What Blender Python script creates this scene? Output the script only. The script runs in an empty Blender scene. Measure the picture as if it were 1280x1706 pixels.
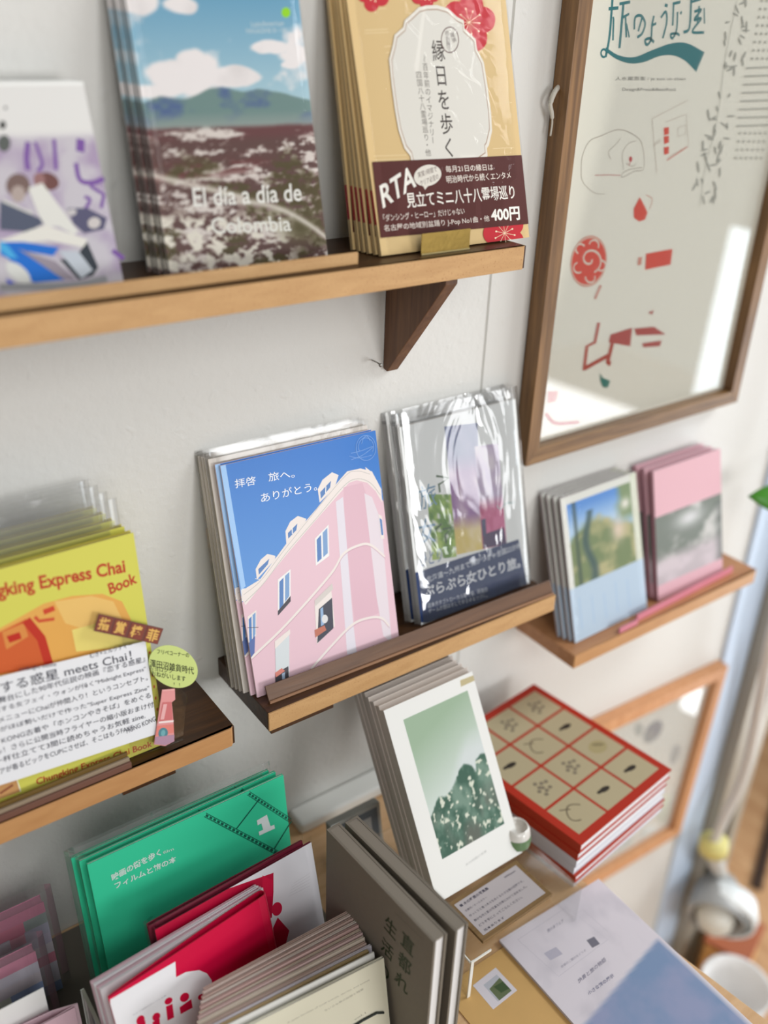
import bpy, bmesh, math, random
import numpy as np
from mathutils import Matrix, Vector

random.seed(7)
rng = np.random.RandomState(11)
scn = bpy.context.scene
COL = scn.collection
H = 1.75                     # height of the camera above the floor; scene heights below are measured from the camera

# ------------------------------------------------------------------ camera
F = 1562.575
R = np.array([[0.81067884, -0.58454685, 0.03323865],
              [-0.24942075, -0.39615591, -0.88365705],
              [0.52970663, 0.70807166, -0.46695333]])
CAM = np.array([0.0, -0.63, 0.0])
cam_d = bpy.data.cameras.new('camera')
cam = bpy.data.objects.new('camera', cam_d)
COL.objects.link(cam)
scn.camera = cam
cam_d.sensor_fit = 'VERTICAL'
cam_d.sensor_height = 36.0
cam_d.lens = F / 1706 * 36
cam_d.clip_start = 0.01
m = Matrix.Identity(4)
for i in range(3):
    m[i][0] = R[0, i]; m[i][1] = -R[1, i]; m[i][2] = -R[2, i]; m[i][3] = CAM[i] + (H if i == 2 else 0)
cam.matrix_world = m
cam_d.dof.use_dof = True
cam_d.dof.focus_distance = 0.77
cam_d.dof.aperture_fstop = 2.5

# ------------------------------------------------------------------ light
world = bpy.data.worlds.new('world'); scn.world = world
world.use_nodes = True
bg = world.node_tree.nodes['Background']
bg.inputs[0].default_value = (1.0, 1.0, 0.985, 1)
bg.inputs[1].default_value = 0.20


def area(name, loc, target, sx, sy, power, col):
    d = bpy.data.lights.new(name, 'AREA'); d.shape = 'RECTANGLE'; d.size = sx; d.size_y = sy
    d.energy = power; d.color = col
    o = bpy.data.objects.new(name, d); COL.objects.link(o)
    o.location = (loc[0], loc[1], loc[2] + H)
    v = Vector((target[0] - loc[0], target[1] - loc[1], target[2] - loc[2]))
    o.rotation_euler = v.to_track_quat('-Z', 'Y').to_euler()
    return o


area('glass_door_daylight', (2.3, -0.75, -0.95), (1.3, -0.75, -0.90), 0.42, 0.95, 4.2, (0.82, 0.92, 1.0))
area('low_pane_daylight', (2.3, -1.33, -1.34), (1.3, -1.2, -1.3), 0.55, 0.5, 2.6, (0.95, 0.97, 1.0))
area('high_window_daylight', (2.0, -0.85, 0.80), (0.5, -0.1, -0.45), 0.9, 0.7, 30, (0.95, 0.98, 1.0))
area('front_high_fill', (-0.1, -2.2, 0.85), (0.3, 0.0, -0.5), 1.1, 0.8, 17, (0.99, 0.99, 0.985))  # added fill, no known source: brightens the wall under the shelves
area('shop_window_daylight', (1.25, -2.7, -0.40), (0.45, 0.0, -0.40), 1.0, 0.8, 32, (0.985, 0.99, 1.0))
area('side_glint_fill', (2.4, -2.4, -0.30), (0.5, 0.0, -0.4), 0.42, 0.7, 4.0, (0.97, 0.985, 1.0))  # added light, no pane known there: gives the crinkled sleeves their glints
area('front_left_fill', (-0.55, -2.5, -0.05), (0.2, 0.0, -0.55), 0.9, 0.8, 8, (1.0, 0.99, 0.97))  # added front-left fill, not a known window: lifts the dark lower left
area('near_side_daylight', (1.9, -0.30, -1.0), (0.9, -0.1, -0.95), 0.4, 1.2, 7, (0.90, 0.95, 1.0))
scn.view_settings.view_transform = 'Standard'
scn.view_settings.look = 'None'
scn.view_settings.gamma = 1
scn.view_settings.use_curve_mapping = False
scn.view_settings.exposure = -0.28
scn.cycles.max_bounces = 10
scn.cycles.transparent_max_bounces = 32
scn.cycles.caustics_reflective = False
scn.cycles.caustics_refractive = False


# ------------------------------------------------------------------ measuring helpers
def ray(x, y):
    return R.T @ np.array([(x - 640) / F, (y - 853) / F, 1.0])


def on_plane(x, y, o, n):
    d = ray(x, y)
    return CAM + d * (np.dot(np.array(o) - CAM, n) / np.dot(d, n))


def onY(x, y, Y): return on_plane(x, y, (0, Y, 0), (0, 1, 0))
def onZ(x, y, Z): return on_plane(x, y, (0, 0, Z), (0, 0, 1))
def zoom(ox, oy, s): return lambda x, y: (ox + x / s, oy + y / s)


# ------------------------------------------------------------------ colours and materials
def s2l(c):
    return tuple((v / 12.92 if v <= 0.04045 else ((v + 0.055) / 1.055) ** 2.4) for v in c)


def rgb(r, g=None, b=None):
    if g is None: r, g, b = r
    return s2l((r / 255, g / 255, b / 255))


MATS = {}


def mat(name, col=(200, 200, 200), rough=0.5, metal=0.0, coat=0.0, noise=0.0, nscale=60, bump=0.0, bscale=200, spec=0.5):
    if name in MATS: return MATS[name]
    m = bpy.data.materials.new(name); m.use_nodes = True
    nt = m.node_tree; b = nt.nodes['Principled BSDF']
    b.inputs['Base Color'].default_value = (*rgb(col), 1)
    b.inputs['Roughness'].default_value = rough
    b.inputs['Metallic'].default_value = metal
    b.inputs['Coat Weight'].default_value = coat
    b.inputs['Coat Roughness'].default_value = 0.08
    b.inputs['Specular IOR Level'].default_value = spec
    if noise or bump:
        tc = nt.nodes.new('ShaderNodeTexCoord')
    if noise:
        n = nt.nodes.new('ShaderNodeTexNoise'); n.inputs['Scale'].default_value = nscale; n.inputs['Detail'].default_value = 5
        nt.links.new(tc.outputs['Object'], n.inputs['Vector'])
        mx = nt.nodes.new('ShaderNodeMix'); mx.data_type = 'RGBA'
        c = rgb(col)
        mx.inputs[6].default_value = (*[v * (1 - noise) for v in c], 1)
        mx.inputs[7].default_value = (*[min(1, v * (1 + noise)) for v in c], 1)
        nt.links.new(n.outputs['Fac'], mx.inputs[0]); nt.links.new(mx.outputs[2], b.inputs['Base Color'])
    if bump:
        n2 = nt.nodes.new('ShaderNodeTexNoise'); n2.inputs['Scale'].default_value = bscale; n2.inputs['Detail'].default_value = 4
        nt.links.new(tc.outputs['Object'], n2.inputs['Vector'])
        bp = nt.nodes.new('ShaderNodeBump'); bp.inputs['Strength'].default_value = bump; bp.inputs['Distance'].default_value = 0.001
        nt.links.new(n2.outputs['Fac'], bp.inputs['Height']); nt.links.new(bp.outputs[0], b.inputs['Normal'])
    MATS[name] = m
    return m


def wood(name, c1, c2, rough=0.5, scale=(3, 60, 60), axis='X', speck=None):
    if name in MATS: return MATS[name]
    m = bpy.data.materials.new(name); m.use_nodes = True
    nt = m.node_tree; b = nt.nodes['Principled BSDF']; b.inputs['Roughness'].default_value = rough
    tc = nt.nodes.new('ShaderNodeTexCoord'); mp = nt.nodes.new('ShaderNodeMapping')
    sc = {'X': scale, 'Z': (scale[1], scale[2], scale[0]), 'Y': (scale[1], scale[0], scale[2])}[axis]
    mp.inputs['Scale'].default_value = sc
    n = nt.nodes.new('ShaderNodeTexNoise'); n.inputs['Scale'].default_value = 4; n.inputs['Detail'].default_value = 8; n.inputs['Distortion'].default_value = 0.6
    nt.links.new(tc.outputs['Object'], mp.inputs['Vector']); nt.links.new(mp.outputs[0], n.inputs['Vector'])
    r = nt.nodes.new('ShaderNodeValToRGB')
    r.color_ramp.elements[0].position = 0.3; r.color_ramp.elements[0].color = (*rgb(c1), 1)
    r.color_ramp.elements[1].position = 0.72; r.color_ramp.elements[1].color = (*rgb(c2), 1)
    nt.links.new(n.outputs['Fac'], r.inputs[0])
    out = r.outputs[0]
    if speck:
        v = nt.nodes.new('ShaderNodeTexNoise'); v.inputs['Scale'].default_value = 700; v.inputs['Detail'].default_value = 2
        nt.links.new(tc.outputs['Object'], v.inputs['Vector'])
        rr = nt.nodes.new('ShaderNodeValToRGB'); rr.color_ramp.elements[0].position = 0.6; rr.color_ramp.elements[1].position = 0.75
        nt.links.new(v.outputs['Fac'], rr.inputs[0])
        mx = nt.nodes.new('ShaderNodeMix'); mx.data_type = 'RGBA'; mx.inputs[7].default_value = (*rgb(speck), 1)
        nt.links.new(rr.outputs[0], mx.inputs[0]); nt.links.new(out, mx.inputs[6]); out = mx.outputs[2]
    nt.links.new(out, b.inputs['Base Color'])
    bp = nt.nodes.new('ShaderNodeBump'); bp.inputs['Strength'].default_value = 0.25; bp.inputs['Distance'].default_value = 0.0008
    nt.links.new(n.outputs['Fac'], bp.inputs['Height']); nt.links.new(bp.outputs[0], b.inputs['Normal'])
    MATS[name] = m
    return m


def print_mat(name, rough=0.45, coat=0.0):
    if name in MATS: return MATS[name]
    m = bpy.data.materials.new(name); m.use_nodes = True
    nt = m.node_tree; b = nt.nodes['Principled BSDF']
    a = nt.nodes.new('ShaderNodeAttribute'); a.attribute_name = 'ink'
    nt.links.new(a.outputs['Color'], b.inputs['Base Color'])
    b.inputs['Roughness'].default_value = rough; b.inputs['Coat Weight'].default_value = coat
    b.inputs['Specular IOR Level'].default_value = 0.22
    b.inputs['Coat Roughness'].default_value = 0.12
    MATS[name] = m
    return m


def film(name, rough=0.05, base=0.05, wrinkle=0.0, wscale=30, tint=(1, 1, 1), edge=0.5, wdist=0.004, stretch=(1, 1, 1), haze=0.0):
    """thin clear plastic: see-through with a Fresnel reflection"""
    if name in MATS: return MATS[name]
    m = bpy.data.materials.new(name); m.use_nodes = True
    nt = m.node_tree; nt.nodes.clear()
    out = nt.nodes.new('ShaderNodeOutputMaterial'); mix = nt.nodes.new('ShaderNodeMixShader')
    tr = nt.nodes.new('ShaderNodeBsdfTransparent'); tr.inputs[0].default_value = (*tint, 1)
    gl = nt.nodes.new('ShaderNodeBsdfGlossy'); gl.inputs['Roughness'].default_value = rough
    lw = nt.nodes.new('ShaderNodeLayerWeight'); lw.inputs[0].default_value = 0.25
    mr = nt.nodes.new('ShaderNodeMapRange'); mr.inputs['To Min'].default_value = base; mr.inputs['To Max'].default_value = edge
    nt.links.new(lw.outputs['Fresnel'], mr.inputs['Value'])
    nt.links.new(mr.outputs[0], mix.inputs[0]); nt.links.new(tr.outputs[0], mix.inputs[1]); nt.links.new(gl.outputs[0], mix.inputs[2])
    last = mix.outputs[0]
    if haze:
        df = nt.nodes.new('ShaderNodeBsdfDiffuse'); df.inputs[0].default_value = (0.9, 0.91, 0.91, 1)
        m2 = nt.nodes.new('ShaderNodeMixShader'); m2.inputs[0].default_value = haze
        nt.links.new(last, m2.inputs[1]); nt.links.new(df.outputs[0], m2.inputs[2]); last = m2.outputs[0]
    nt.links.new(last, out.inputs[0])
    if wrinkle:
        tc = nt.nodes.new('ShaderNodeTexCoord'); mp = nt.nodes.new('ShaderNodeMapping'); mp.inputs['Scale'].default_value = stretch
        mp.inputs['Rotation'].default_value = (0, 0.35, 0)
        n = nt.nodes.new('ShaderNodeTexNoise'); n.inputs['Scale'].default_value = wscale; n.inputs['Detail'].default_value = 3; n.inputs['Distortion'].default_value = 1.2
        nt.links.new(tc.outputs['Object'], mp.inputs['Vector']); nt.links.new(mp.outputs[0], n.inputs['Vector'])
        bp = nt.nodes.new('ShaderNodeBump'); bp.inputs['Strength'].default_value = wrinkle; bp.inputs['Distance'].default_value = wdist
        nt.links.new(n.outputs['Fac'], bp.inputs['Height'])
        nt.links.new(bp.outputs[0], gl.inputs['Normal']); nt.links.new(bp.outputs[0], lw.inputs['Normal'])
    MATS[name] = m
    return m


# ------------------------------------------------------------------ object helpers
def link(o, parent=None):
    COL.objects.link(o)
    if parent: o.parent = parent
    return o


def mesh_obj(name, verts, faces, material, parent=None, smooth=False):
    me = bpy.data.meshes.new(name); me.from_pydata([tuple(map(float, v)) for v in verts], [], faces)
    me.materials.append(material)
    bm = bmesh.new(); bm.from_mesh(me); bmesh.ops.recalc_face_normals(bm, faces=bm.faces[:]); bm.to_mesh(me); bm.free()
    if smooth: me.shade_smooth()
    return link(bpy.data.objects.new(name, me), parent)


def tag(o, label=None, cat=None, group=None, kind=None):
    if label: o['label'] = label
    if cat: o['category'] = cat
    if group: o['group'] = group
    if kind: o['kind'] = kind
    return o


def thing(name, label, cat, loc, rot=(0, 0, 0), group=None):
    o = bpy.data.objects.new(name, None); COL.objects.link(o); o.empty_display_size = 0.02
    o.location = (loc[0], loc[1], loc[2] + H); o.rotation_euler = rot
    return tag(o, label, cat, group)


def bm_box(bm, x0, x1, y0, y1, z0, z1):
    vs = [bm.verts.new((x, y, z)) for z in (z0, z1) for y in (y0, y1) for x in (x0, x1)]
    for f in ((0, 1, 3, 2), (4, 6, 7, 5), (0, 4, 5, 1), (2, 3, 7, 6), (0, 2, 6, 4), (1, 5, 7, 3)):
        bm.faces.new([vs[i] for i in f])
    return vs


def bm_obj(name, bm, material, parent=None, bevel=0.0, seg=2, smooth=False):
    bmesh.ops.recalc_face_normals(bm, faces=bm.faces[:])
    if bevel:
        bmesh.ops.bevel(bm, geom=bm.edges[:], offset=bevel, segments=seg, affect='EDGES', profile=0.6)
    me = bpy.data.meshes.new(name); bm.to_mesh(me); bm.free(); me.materials.append(material)
    if smooth: me.shade_smooth()
    return link(bpy.data.objects.new(name, me), parent)


def box(name, b, material, parent=None, bevel=0.0, seg=2):
    bm = bmesh.new(); bm_box(bm, *b)
    return bm_obj(name, bm, material, parent, bevel, seg)


def prism(name, pts, axis, a0, a1, material, parent=None, bevel=0.0):
    """polygon pts (two coordinates) extruded along axis"""
    bm = bmesh.new()
    def mk(p, a): return {'X': (a, p[0], p[1]), 'Y': (p[0], a, p[1]), 'Z': (p[0], p[1], a)}[axis]
    A = [bm.verts.new(mk(p, a0)) for p in pts]; B = [bm.verts.new(mk(p, a1)) for p in pts]
    bm.faces.new(A); bm.faces.new(B[::-1])
    n = len(pts)
    for i in range(n): bm.faces.new((A[i], A[(i + 1) % n], B[(i + 1) % n], B[i]))
    return bm_obj(name, bm, material, parent, bevel)


def tube(name, pts, r, material, parent=None, n=10):
    pts = [Vector(p) for p in pts]; bm = bmesh.new(); rings = []
    rr = r if isinstance(r, (list, tuple)) else [r] * len(pts)
    up = Vector((0.3, 0.2, 1)).normalized()
    for i, p in enumerate(pts):
        t = (pts[min(i + 1, len(pts) - 1)] - pts[max(i - 1, 0)]).normalized()
        a = t.cross(up)
        if a.length < 1e-4: a = t.cross(Vector((1, 0, 0)))
        a.normalize(); b = t.cross(a)
        rings.append([bm.verts.new(p + (a * math.cos(2 * math.pi * k / n) + b * math.sin(2 * math.pi * k / n)) * rr[i]) for k in range(n)])
    for i in range(len(rings) - 1):
        for k in range(n): bm.faces.new((rings[i][k], rings[i][(k + 1) % n], rings[i + 1][(k + 1) % n], rings[i + 1][k]))
    bm.faces.new(rings[0][::-1]); bm.faces.new(rings[-1])
    return bm_obj(name, bm, material, parent, smooth=True)


def lathe(name, prof, material, parent=None, n=32, axis=None):
    """profile [(r, z)] turned about local z"""
    bm = bmesh.new(); rings = []
    for r, z in prof:
        if r < 1e-5: rings.append([bm.verts.new((0, 0, z))])
        else: rings.append([bm.verts.new((r * math.cos(2 * math.pi * k / n), r * math.sin(2 * math.pi * k / n), z)) for k in range(n)])
    for a, b in zip(rings, rings[1:]):
        for k in range(n):
            f = [a[k % len(a)], a[(k + 1) % len(a)], b[(k + 1) % len(b)], b[k % len(b)]]
            f2 = []
            for v in f:
                if v not in f2: f2.append(v)
            if len(f2) > 2: bm.faces.new(f2)
    o = bm_obj(name, bm, material, parent, smooth=True)
    if axis: o.rotation_euler = axis
    return o


def smooth_curve(pts, n=8):
    """Catmull-Rom through points"""
    P = [np.array(p, float) for p in pts]; P = [2 * P[0] - P[1]] + P + [2 * P[-1] - P[-2]]
    out = []
    for i in range(1, len(P) - 2):
        for t in np.linspace(0, 1, n, endpoint=False):
            a, b, c, d = P[i - 1:i + 3]
            out.append(0.5 * ((2 * b) + (c - a) * t + (2 * a - 5 * b + 4 * c - d) * t * t + (3 * b - a - 3 * c + d) * t ** 3))
    out.append(P[-2])
    return out


# ------------------------------------------------------------------ lettering
GLYPHS = {}


def glyphs(s, bold=0.0):
    key = (s, bold)
    if key in GLYPHS: return GLYPHS[key]
    c = bpy.data.curves.new('t', 'FONT'); c.body = s; c.size = 1; c.resolution_u = 3; c.offset = bold
    o = bpy.data.objects.new('t', c); COL.objects.link(o)
    dg = bpy.context.evaluated_depsgraph_get(); ev = o.evaluated_get(dg); me = ev.to_mesh()
    V = np.array([v.co[:2] for v in me.vertices]).reshape(-1, 2); Fc = [list(p.vertices) for p in me.polygons]
    ev.to_mesh_clear(); bpy.data.objects.remove(o); bpy.data.curves.remove(c)
    GLYPHS[key] = (V, Fc)
    return GLYPHS[key]


def fbm(x, y, seed=0, octaves=4):
    x = np.asarray(x, float); y = np.asarray(y, float); out = np.zeros_like(x); amp = 0.5
    for o in range(octaves):
        r = np.random.RandomState(seed + o * 17).rand(64, 64)
        xi = np.floor(x).astype(int); yi = np.floor(y).astype(int); fx = x - xi; fy = y - yi
        fx = fx * fx * (3 - 2 * fx); fy = fy * fy * (3 - 2 * fy)
        g = lambda a, b: r[a % 64, b % 64]
        out += amp * ((g(xi, yi) * (1 - fx) + g(xi + 1, yi) * fx) * (1 - fy) + (g(xi, yi + 1) * (1 - fx) + g(xi + 1, yi + 1) * fx) * fy)
        x = x * 2.03 + 5.3; y = y * 2.03 + 1.7; amp *= 0.5
    return out


def mixc(a, b, t):
    t = np.clip(t, 0, 1)[..., None]
    return a * (1 - t) + b * t


def clip_poly(pts, w, h):
    for (ax, lim, sg) in ((0, 0, 1), (0, w, -1), (1, 0, 1), (1, h, -1)):
        out = []
        for i in range(len(pts)):
            p, q = pts[i - 1], pts[i]
            dp, dq = sg * (p[ax] - lim), sg * (q[ax] - lim)
            if (dp < 0) != (dq < 0):
                t = dp / (dp - dq); out.append(tuple(p[k] + (q[k] - p[k]) * t for k in (0, 1)))
            if dq >= 0: out.append(q)
        pts = out
        if len(pts) < 3: return []
    return pts


class Art:
    """flat print on a cover, page or sheet: coloured ink shapes in the plane of that sheet"""
    def __init__(s, o, u, v, w, h):
        s.o, s.u, s.v, s.w, s.h = np.array(o), np.array(u), np.array(v), w, h
        s.n = np.cross(u, v); s.V = []; s.F = []; s.C = []; s.k = 0; s.T = None; s.inv = False

    def at(s, p):
        if s.T: p = s.T(*p)
        q = on_plane(p[0], p[1], s.o, s.n) - s.o
        return (float(q @ s.u), float(q @ s.v))

    def add(s, pts, faces, cols):
        b = len(s.V); y = -0.00010 - 0.000005 * s.k
        s.V += [(p[0], y, p[1]) for p in pts]; s.F += [[i + b for i in f] for f in faces]; s.C += list(cols)
        s.k += 1

    def poly(s, pts, col, loc=False, clip=True):
        q = list(pts) if loc else [s.at(p) for p in pts]
        if clip: q = clip_poly(q, s.w, s.h)
        if len(q) > 2: s.add(q, [list(range(len(q)))], [rgb(col)] * len(q))

    def rect(s, x0, y0, x1, y1, col): s.poly([(x0, y0), (x1, y0), (x1, y1), (x0, y1)], col, loc=True)
    def fill(s, col): s.rect(0, 0, s.w, s.h, col)

    def ellipse(s, c, a, b, col, n=28, loc=False):
        """centre, and the ends of two half axes"""
        C, A, B = [(p if loc else s.at(p)) for p in (c, a, b)]
        C, A, B = map(np.array, (C, A, B)); A = A - C; B = B - C
        s.poly([tuple(C + A * math.cos(t) + B * math.sin(t)) for t in np.linspace(0, 2 * math.pi, n, endpoint=False)], col, loc=True)

    def line(s, pts, wd, col, loc=False, curve=False, close=False):
        q = [(p if loc else s.at(p)) for p in pts]
        if close: q.append(q[0])
        if curve: q = smooth_curve(q, 6)
        q = [np.array(p, float) for p in q]; V = []; n = len(q)
        for i in range(n):
            t = q[min(i + 1, n - 1)] - q[max(i - 1, 0)]; L = np.linalg.norm(t) or 1; t = t / L
            nn = np.array([-t[1], t[0]]) * wd / 2
            V += [tuple(q[i] + nn), tuple(q[i] - nn)]
        s.add(V, [[2 * i, 2 * i + 1, 2 * i + 3, 2 * i + 2] for i in range(n - 1)], [rgb(col)] * len(V))

    def text(s, t, bl, br, tl, col, bold=0.0, loc=False):
        """lettering fitted to the parallelogram bl-br-tl"""
        V, Fc = glyphs(t, bold)
        if not len(V): return
        a, b, c = [np.array(p if loc else s.at(p)) for p in (bl, br, tl)]
        mn, mx = V.min(0), V.max(0); U = (V - mn) / np.maximum(mx - mn, 1e-6)
        P = a + U[:, :1] * (b - a) + U[:, 1:] * (c - a)
        s.add([tuple(p) for p in P], Fc, [rgb(col)] * len(P))

    def vtext(s, t, top, bot, width, col, bold=0.0, loc=False):
        """characters one under another from top to bottom (centres), width in metres"""
        a, b = [np.array(p if loc else s.at(p)) for p in (top, bot)]
        n = len(t); V = []; Fc = []
        d = (b - a) / max(n - 1, 1); L = np.linalg.norm(d) or 1; dn = d / L; xn = np.array([-dn[1], dn[0]])
        size = min(L, width * 1.25)
        for i, ch in enumerate(t):
            gv, gf = glyphs('│' if False else ch, bold)
            if not len(gv): continue
            g = gv - np.array([0.5, 0.38])
            if ch in 'ー～―〜': g = np.stack([g[:, 1], -g[:, 0]], 1)
            c = a + d * i
            P = c + g[:, :1] * xn * width - g[:, 1:] * dn * size
            k = len(V); V += [tuple(p) for p in P]; Fc += [[j + k for j in f] for f in gf]
        if V: s.add(V, Fc, [rgb(col)] * len(V))

    def raster(s, nx, ny, fn, x0=0.0, y0=0.0, x1=None, y1=None):
        """fn(u, v) -> sRGB 0..255 over the rectangle, u right, v up, both 0..1"""
        x1 = s.w if x1 is None else x1; y1 = s.h if y1 is None else y1
        u, v = np.meshgrid(np.linspace(0, 1, nx), np.linspace(0, 1, ny))
        c = np.clip(fn(u, v), 0, 255) / 255.0
        lin = np.where(c <= 0.04045, c / 12.92, ((c + 0.055) / 1.055) ** 2.4).reshape(-1, 3)
        P = np.stack([x0 + u * (x1 - x0), y0 + v * (y1 - y0)], -1).reshape(-1, 2)
        Fc = [[j * nx + i, j * nx + i + 1, (j + 1) * nx + i + 1, (j + 1) * nx + i] for j in range(ny - 1) for i in range(nx - 1)]
        s.add([tuple(p) for p in P], Fc, [tuple(x) for x in lin])

    def build(s, name, parent, material, lift=0.0):
        me = bpy.data.meshes.new(name)
        me.from_pydata([(p[0], p[1] - lift, p[2]) for p in s.V], [], s.F)
        at = me.attributes.new('ink', 'FLOAT_COLOR', 'POINT')
        at.data.foreach_set('color', np.array([(*c, 1.0) for c in s.C], dtype=np.float32).ravel())
        me.materials.append(material)
        return link(bpy.data.objects.new(name, me), parent)


def plane_of(x, y, z, yaw, lean):
    u = np.array([math.cos(yaw), math.sin(yaw), 0]); nb = np.array([-math.sin(yaw), math.cos(yaw), 0])
    v = math.cos(lean) * np.array([0, 0, 1]) + math.sin(lean) * nb
    return np.array([x, y, z]), u, v


def art_for(x, y, z, yaw, lean, w, h): return Art(*plane_of(x, y, z, yaw, lean), w, h)


PR = print_mat('matte_print', 0.5); PRG = print_mat('glossy_print', 0.4, 0.06)
PAPER = mat('white_paper', (238, 236, 230), 0.7)


def copy_tree(o, parent=None):
    c = o.copy(); COL.objects.link(c)
    if parent: c.parent = parent
    for ch in [k for k in COL.objects if k.parent == o]: copy_tree(ch, c)
    return c


def book(name, label, cat, x, y, z, yaw, lean, w, h, t, cover, art=None, pages=PAPER, group=None, sleeve=None, sl=(0.006, 0.006, 0.012),
         ct=0.0004, inset=0.0008, pm=None, spine='L', print_name='cover_print'):
    """a bound booklet: wrap-round cover, page block, printed front, clear sleeve. Local x right, y into the book, z up"""
    r = thing(name, label, cat, (x, y, z + t * math.sin(lean)), (-lean, 0, yaw), group)
    r.rotation_mode = 'XYZ'
    q = [(0, 0), (w, 0), (w, ct), (ct, ct), (ct, t - ct), (w, t - ct), (w, t), (0, t)]
    if spine == 'R': q = [(w - a, b) for a, b in q][::-1]
    prism('cover', q, 'Z', 0, h, cover, r)
    bx = (ct, w - inset) if spine == 'L' else (inset, w - ct)
    box('page_block', (bx[0], bx[1], ct, t - ct, inset, h - inset), pages, r)
    if art: art.build(print_name, r, pm or PR)
    if sleeve: add_sleeve(r, w, h, t, sleeve, sl)
    return r


def add_sleeve(r, w, h, t, material, sl=(0.006, 0.006, 0.012), name='sleeve'):
    """a clear bag around the booklet, a little wider, pinched at both sides, open flap on top"""
    a, b, c = sl; n = 14; g = 0.0006
    V = []; Fc = []
    def ring(z, sc, jit):
        L = []
        for i in range(n + 1):
            f = i / n; xx = -a + f * (w + a + b); e = min(1, min(f, 1 - f) * n / 1.2)
            L.append((xx, -g * (1 if e > 0.2 else 0.3) - (random.random() * jit if 0 < i < n else 0) + (t / 2 if i in (0, n) else 0) * sc, z))
        for i in range(n, -1, -1):
            f = i / n; xx = -a + f * (w + a + b)
            L.append((xx, t + g * 0.6 - (t / 2 if i in (0, n) else 0) * sc, z))
        return L
    zs = [0.0003, h * 0.15, h * 0.33, h * 0.5, h * 0.68, h * 0.85, h, h + c]
    rings = [ring(z, 1.0, 0.0005) for z in zs]
    m = len(rings[0])
    for L in rings: V += L
    for k in range(len(zs) - 1):
        for i in range(m - 1 if False else m):
            Fc.append([k * m + i, k * m + (i + 1) % m, (k + 1) * m + (i + 1) % m, (k + 1) * m + i])
    return mesh_obj(name, V, Fc, material, r, smooth=True)


def stack(front, labels, back_y, back_top, dx=0.0, dz=0.0, h=None, lean0=None, t=0.003):
    """copies of a front booklet behind it: bottoms step back to back_y, tops step back to back_top (heights of y)"""
    n = len(labels); out = []
    y0 = front.location.y; l0 = -front.rotation_euler.x; top0 = y0 + math.sin(l0) * h
    for i, lab in enumerate(labels):
        f = (i + 1) / n
        c = copy_tree(front)
        yb = y0 + (back_y - y0) * f; yt = top0 + (back_top - top0) * f
        ln = math.asin(max(-1, min(1, (yt - yb) / h)))
        c.location = (front.location.x + dx * f + random.uniform(-.0006, .0006), yb, front.location.z - t * math.sin(l0) + t * math.sin(ln) + dz * f)
        c.rotation_euler = (-ln, 0, front.rotation_euler.z + random.uniform(-.004, .004))
        c['label'] = lab
        out.append(c)
    return out


ORD = ['second', 'third', 'fourth', 'fifth', 'sixth', 'seventh', 'eighth', 'ninth', 'tenth', 'eleventh', 'twelfth']

# ================================================================== the setting
def struct(o): o['kind'] = 'structure'; return o


WALL = mat('painted_plaster', (216, 215, 210), 0.55, noise=0.03, nscale=9, bump=0.55, bscale=130)
def wall_texture():
    nt = WALL.node_tree; b = nt.nodes['Principled BSDF']
    tc = nt.nodes.new('ShaderNodeTexCoord')
    prev = [l for l in nt.links if l.to_socket == b.inputs['Normal']][0].from_node
    v = nt.nodes.new('ShaderNodeTexNoise'); v.inputs['Scale'].default_value = 75; v.inputs['Detail'].default_value = 1
    rp = nt.nodes.new('ShaderNodeValToRGB'); rp.color_ramp.elements[0].position = 0.66; rp.color_ramp.elements[1].position = 0.74
    nt.links.new(tc.outputs['Object'], v.inputs['Vector']); nt.links.new(v.outputs['Fac'], rp.inputs[0])
    bp = nt.nodes.new('ShaderNodeBump'); bp.inputs['Strength'].default_value = 0.35; bp.inputs['Distance'].default_value = 0.0007
    nt.links.new(rp.outputs[0], bp.inputs['Height']); nt.links.new(prev.outputs[0], bp.inputs['Normal'])
    nt.links.new(bp.outputs[0], b.inputs['Normal'])
wall_texture()
w_pts = [(-0.9, 0), (0.5805, 0), (0.582, 0.0025), (0.5835, 0), (1.128, 0), (1.128, 0.08), (-0.9, 0.08)]
struct(prism('wall_back', w_pts, 'Z', 0, H + 0.75, WALL))
struct(box('trim_1', (1.128, 1.197, -0.006, 0.08, 0, H + 0.75), mat('pale_blue', (196, 213, 233), 0.5), None, 0.003))  # pale blue band at the right end of the wall
POST = mat('anodised_aluminium', (166, 160, 146), 0.45, metal=0.35)
bm = bmesh.new()
bm_box(bm, 1.198, 1.228, -0.028, 0.07, 0, H + 0.75); bm_box(bm, 1.228, 1.25, -0.012, 0.07, 0, H + 0.75); bm_box(bm, 1.25, 1.275, -0.03, 0.07, 0, H + 0.75)
struct(bm_obj('trim_2', bm, POST, None, 0.0015))
FLOOR = wood('floor_boards', (190, 140, 96), (222, 178, 132), 0.45, (1.5, 12, 12), 'Y')
struct(box('floor', (-1.2, 4.5, -3.2, 3.0, -0.05, 0), FLOOR))
a0, a1 = onZ(1283, 1385, -H), onZ(1262, 1472, -H)
dv = (a1 - a0); dv /= np.linalg.norm(dv); pv = np.array([-dv[1], dv[0], 0]) * 0.012
q0, q1 = a0 - dv * 0.7, a1 + dv * 0.02
struct(prism('trim_3', [tuple((q0 + pv)[:2]), tuple((q1 + pv)[:2]), tuple((q1 - pv)[:2]), tuple((q0 - pv)[:2])], 'Z', 0.0, 0.006, mat('dark_brown_seam', (62, 42, 28), 0.6)))

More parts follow.
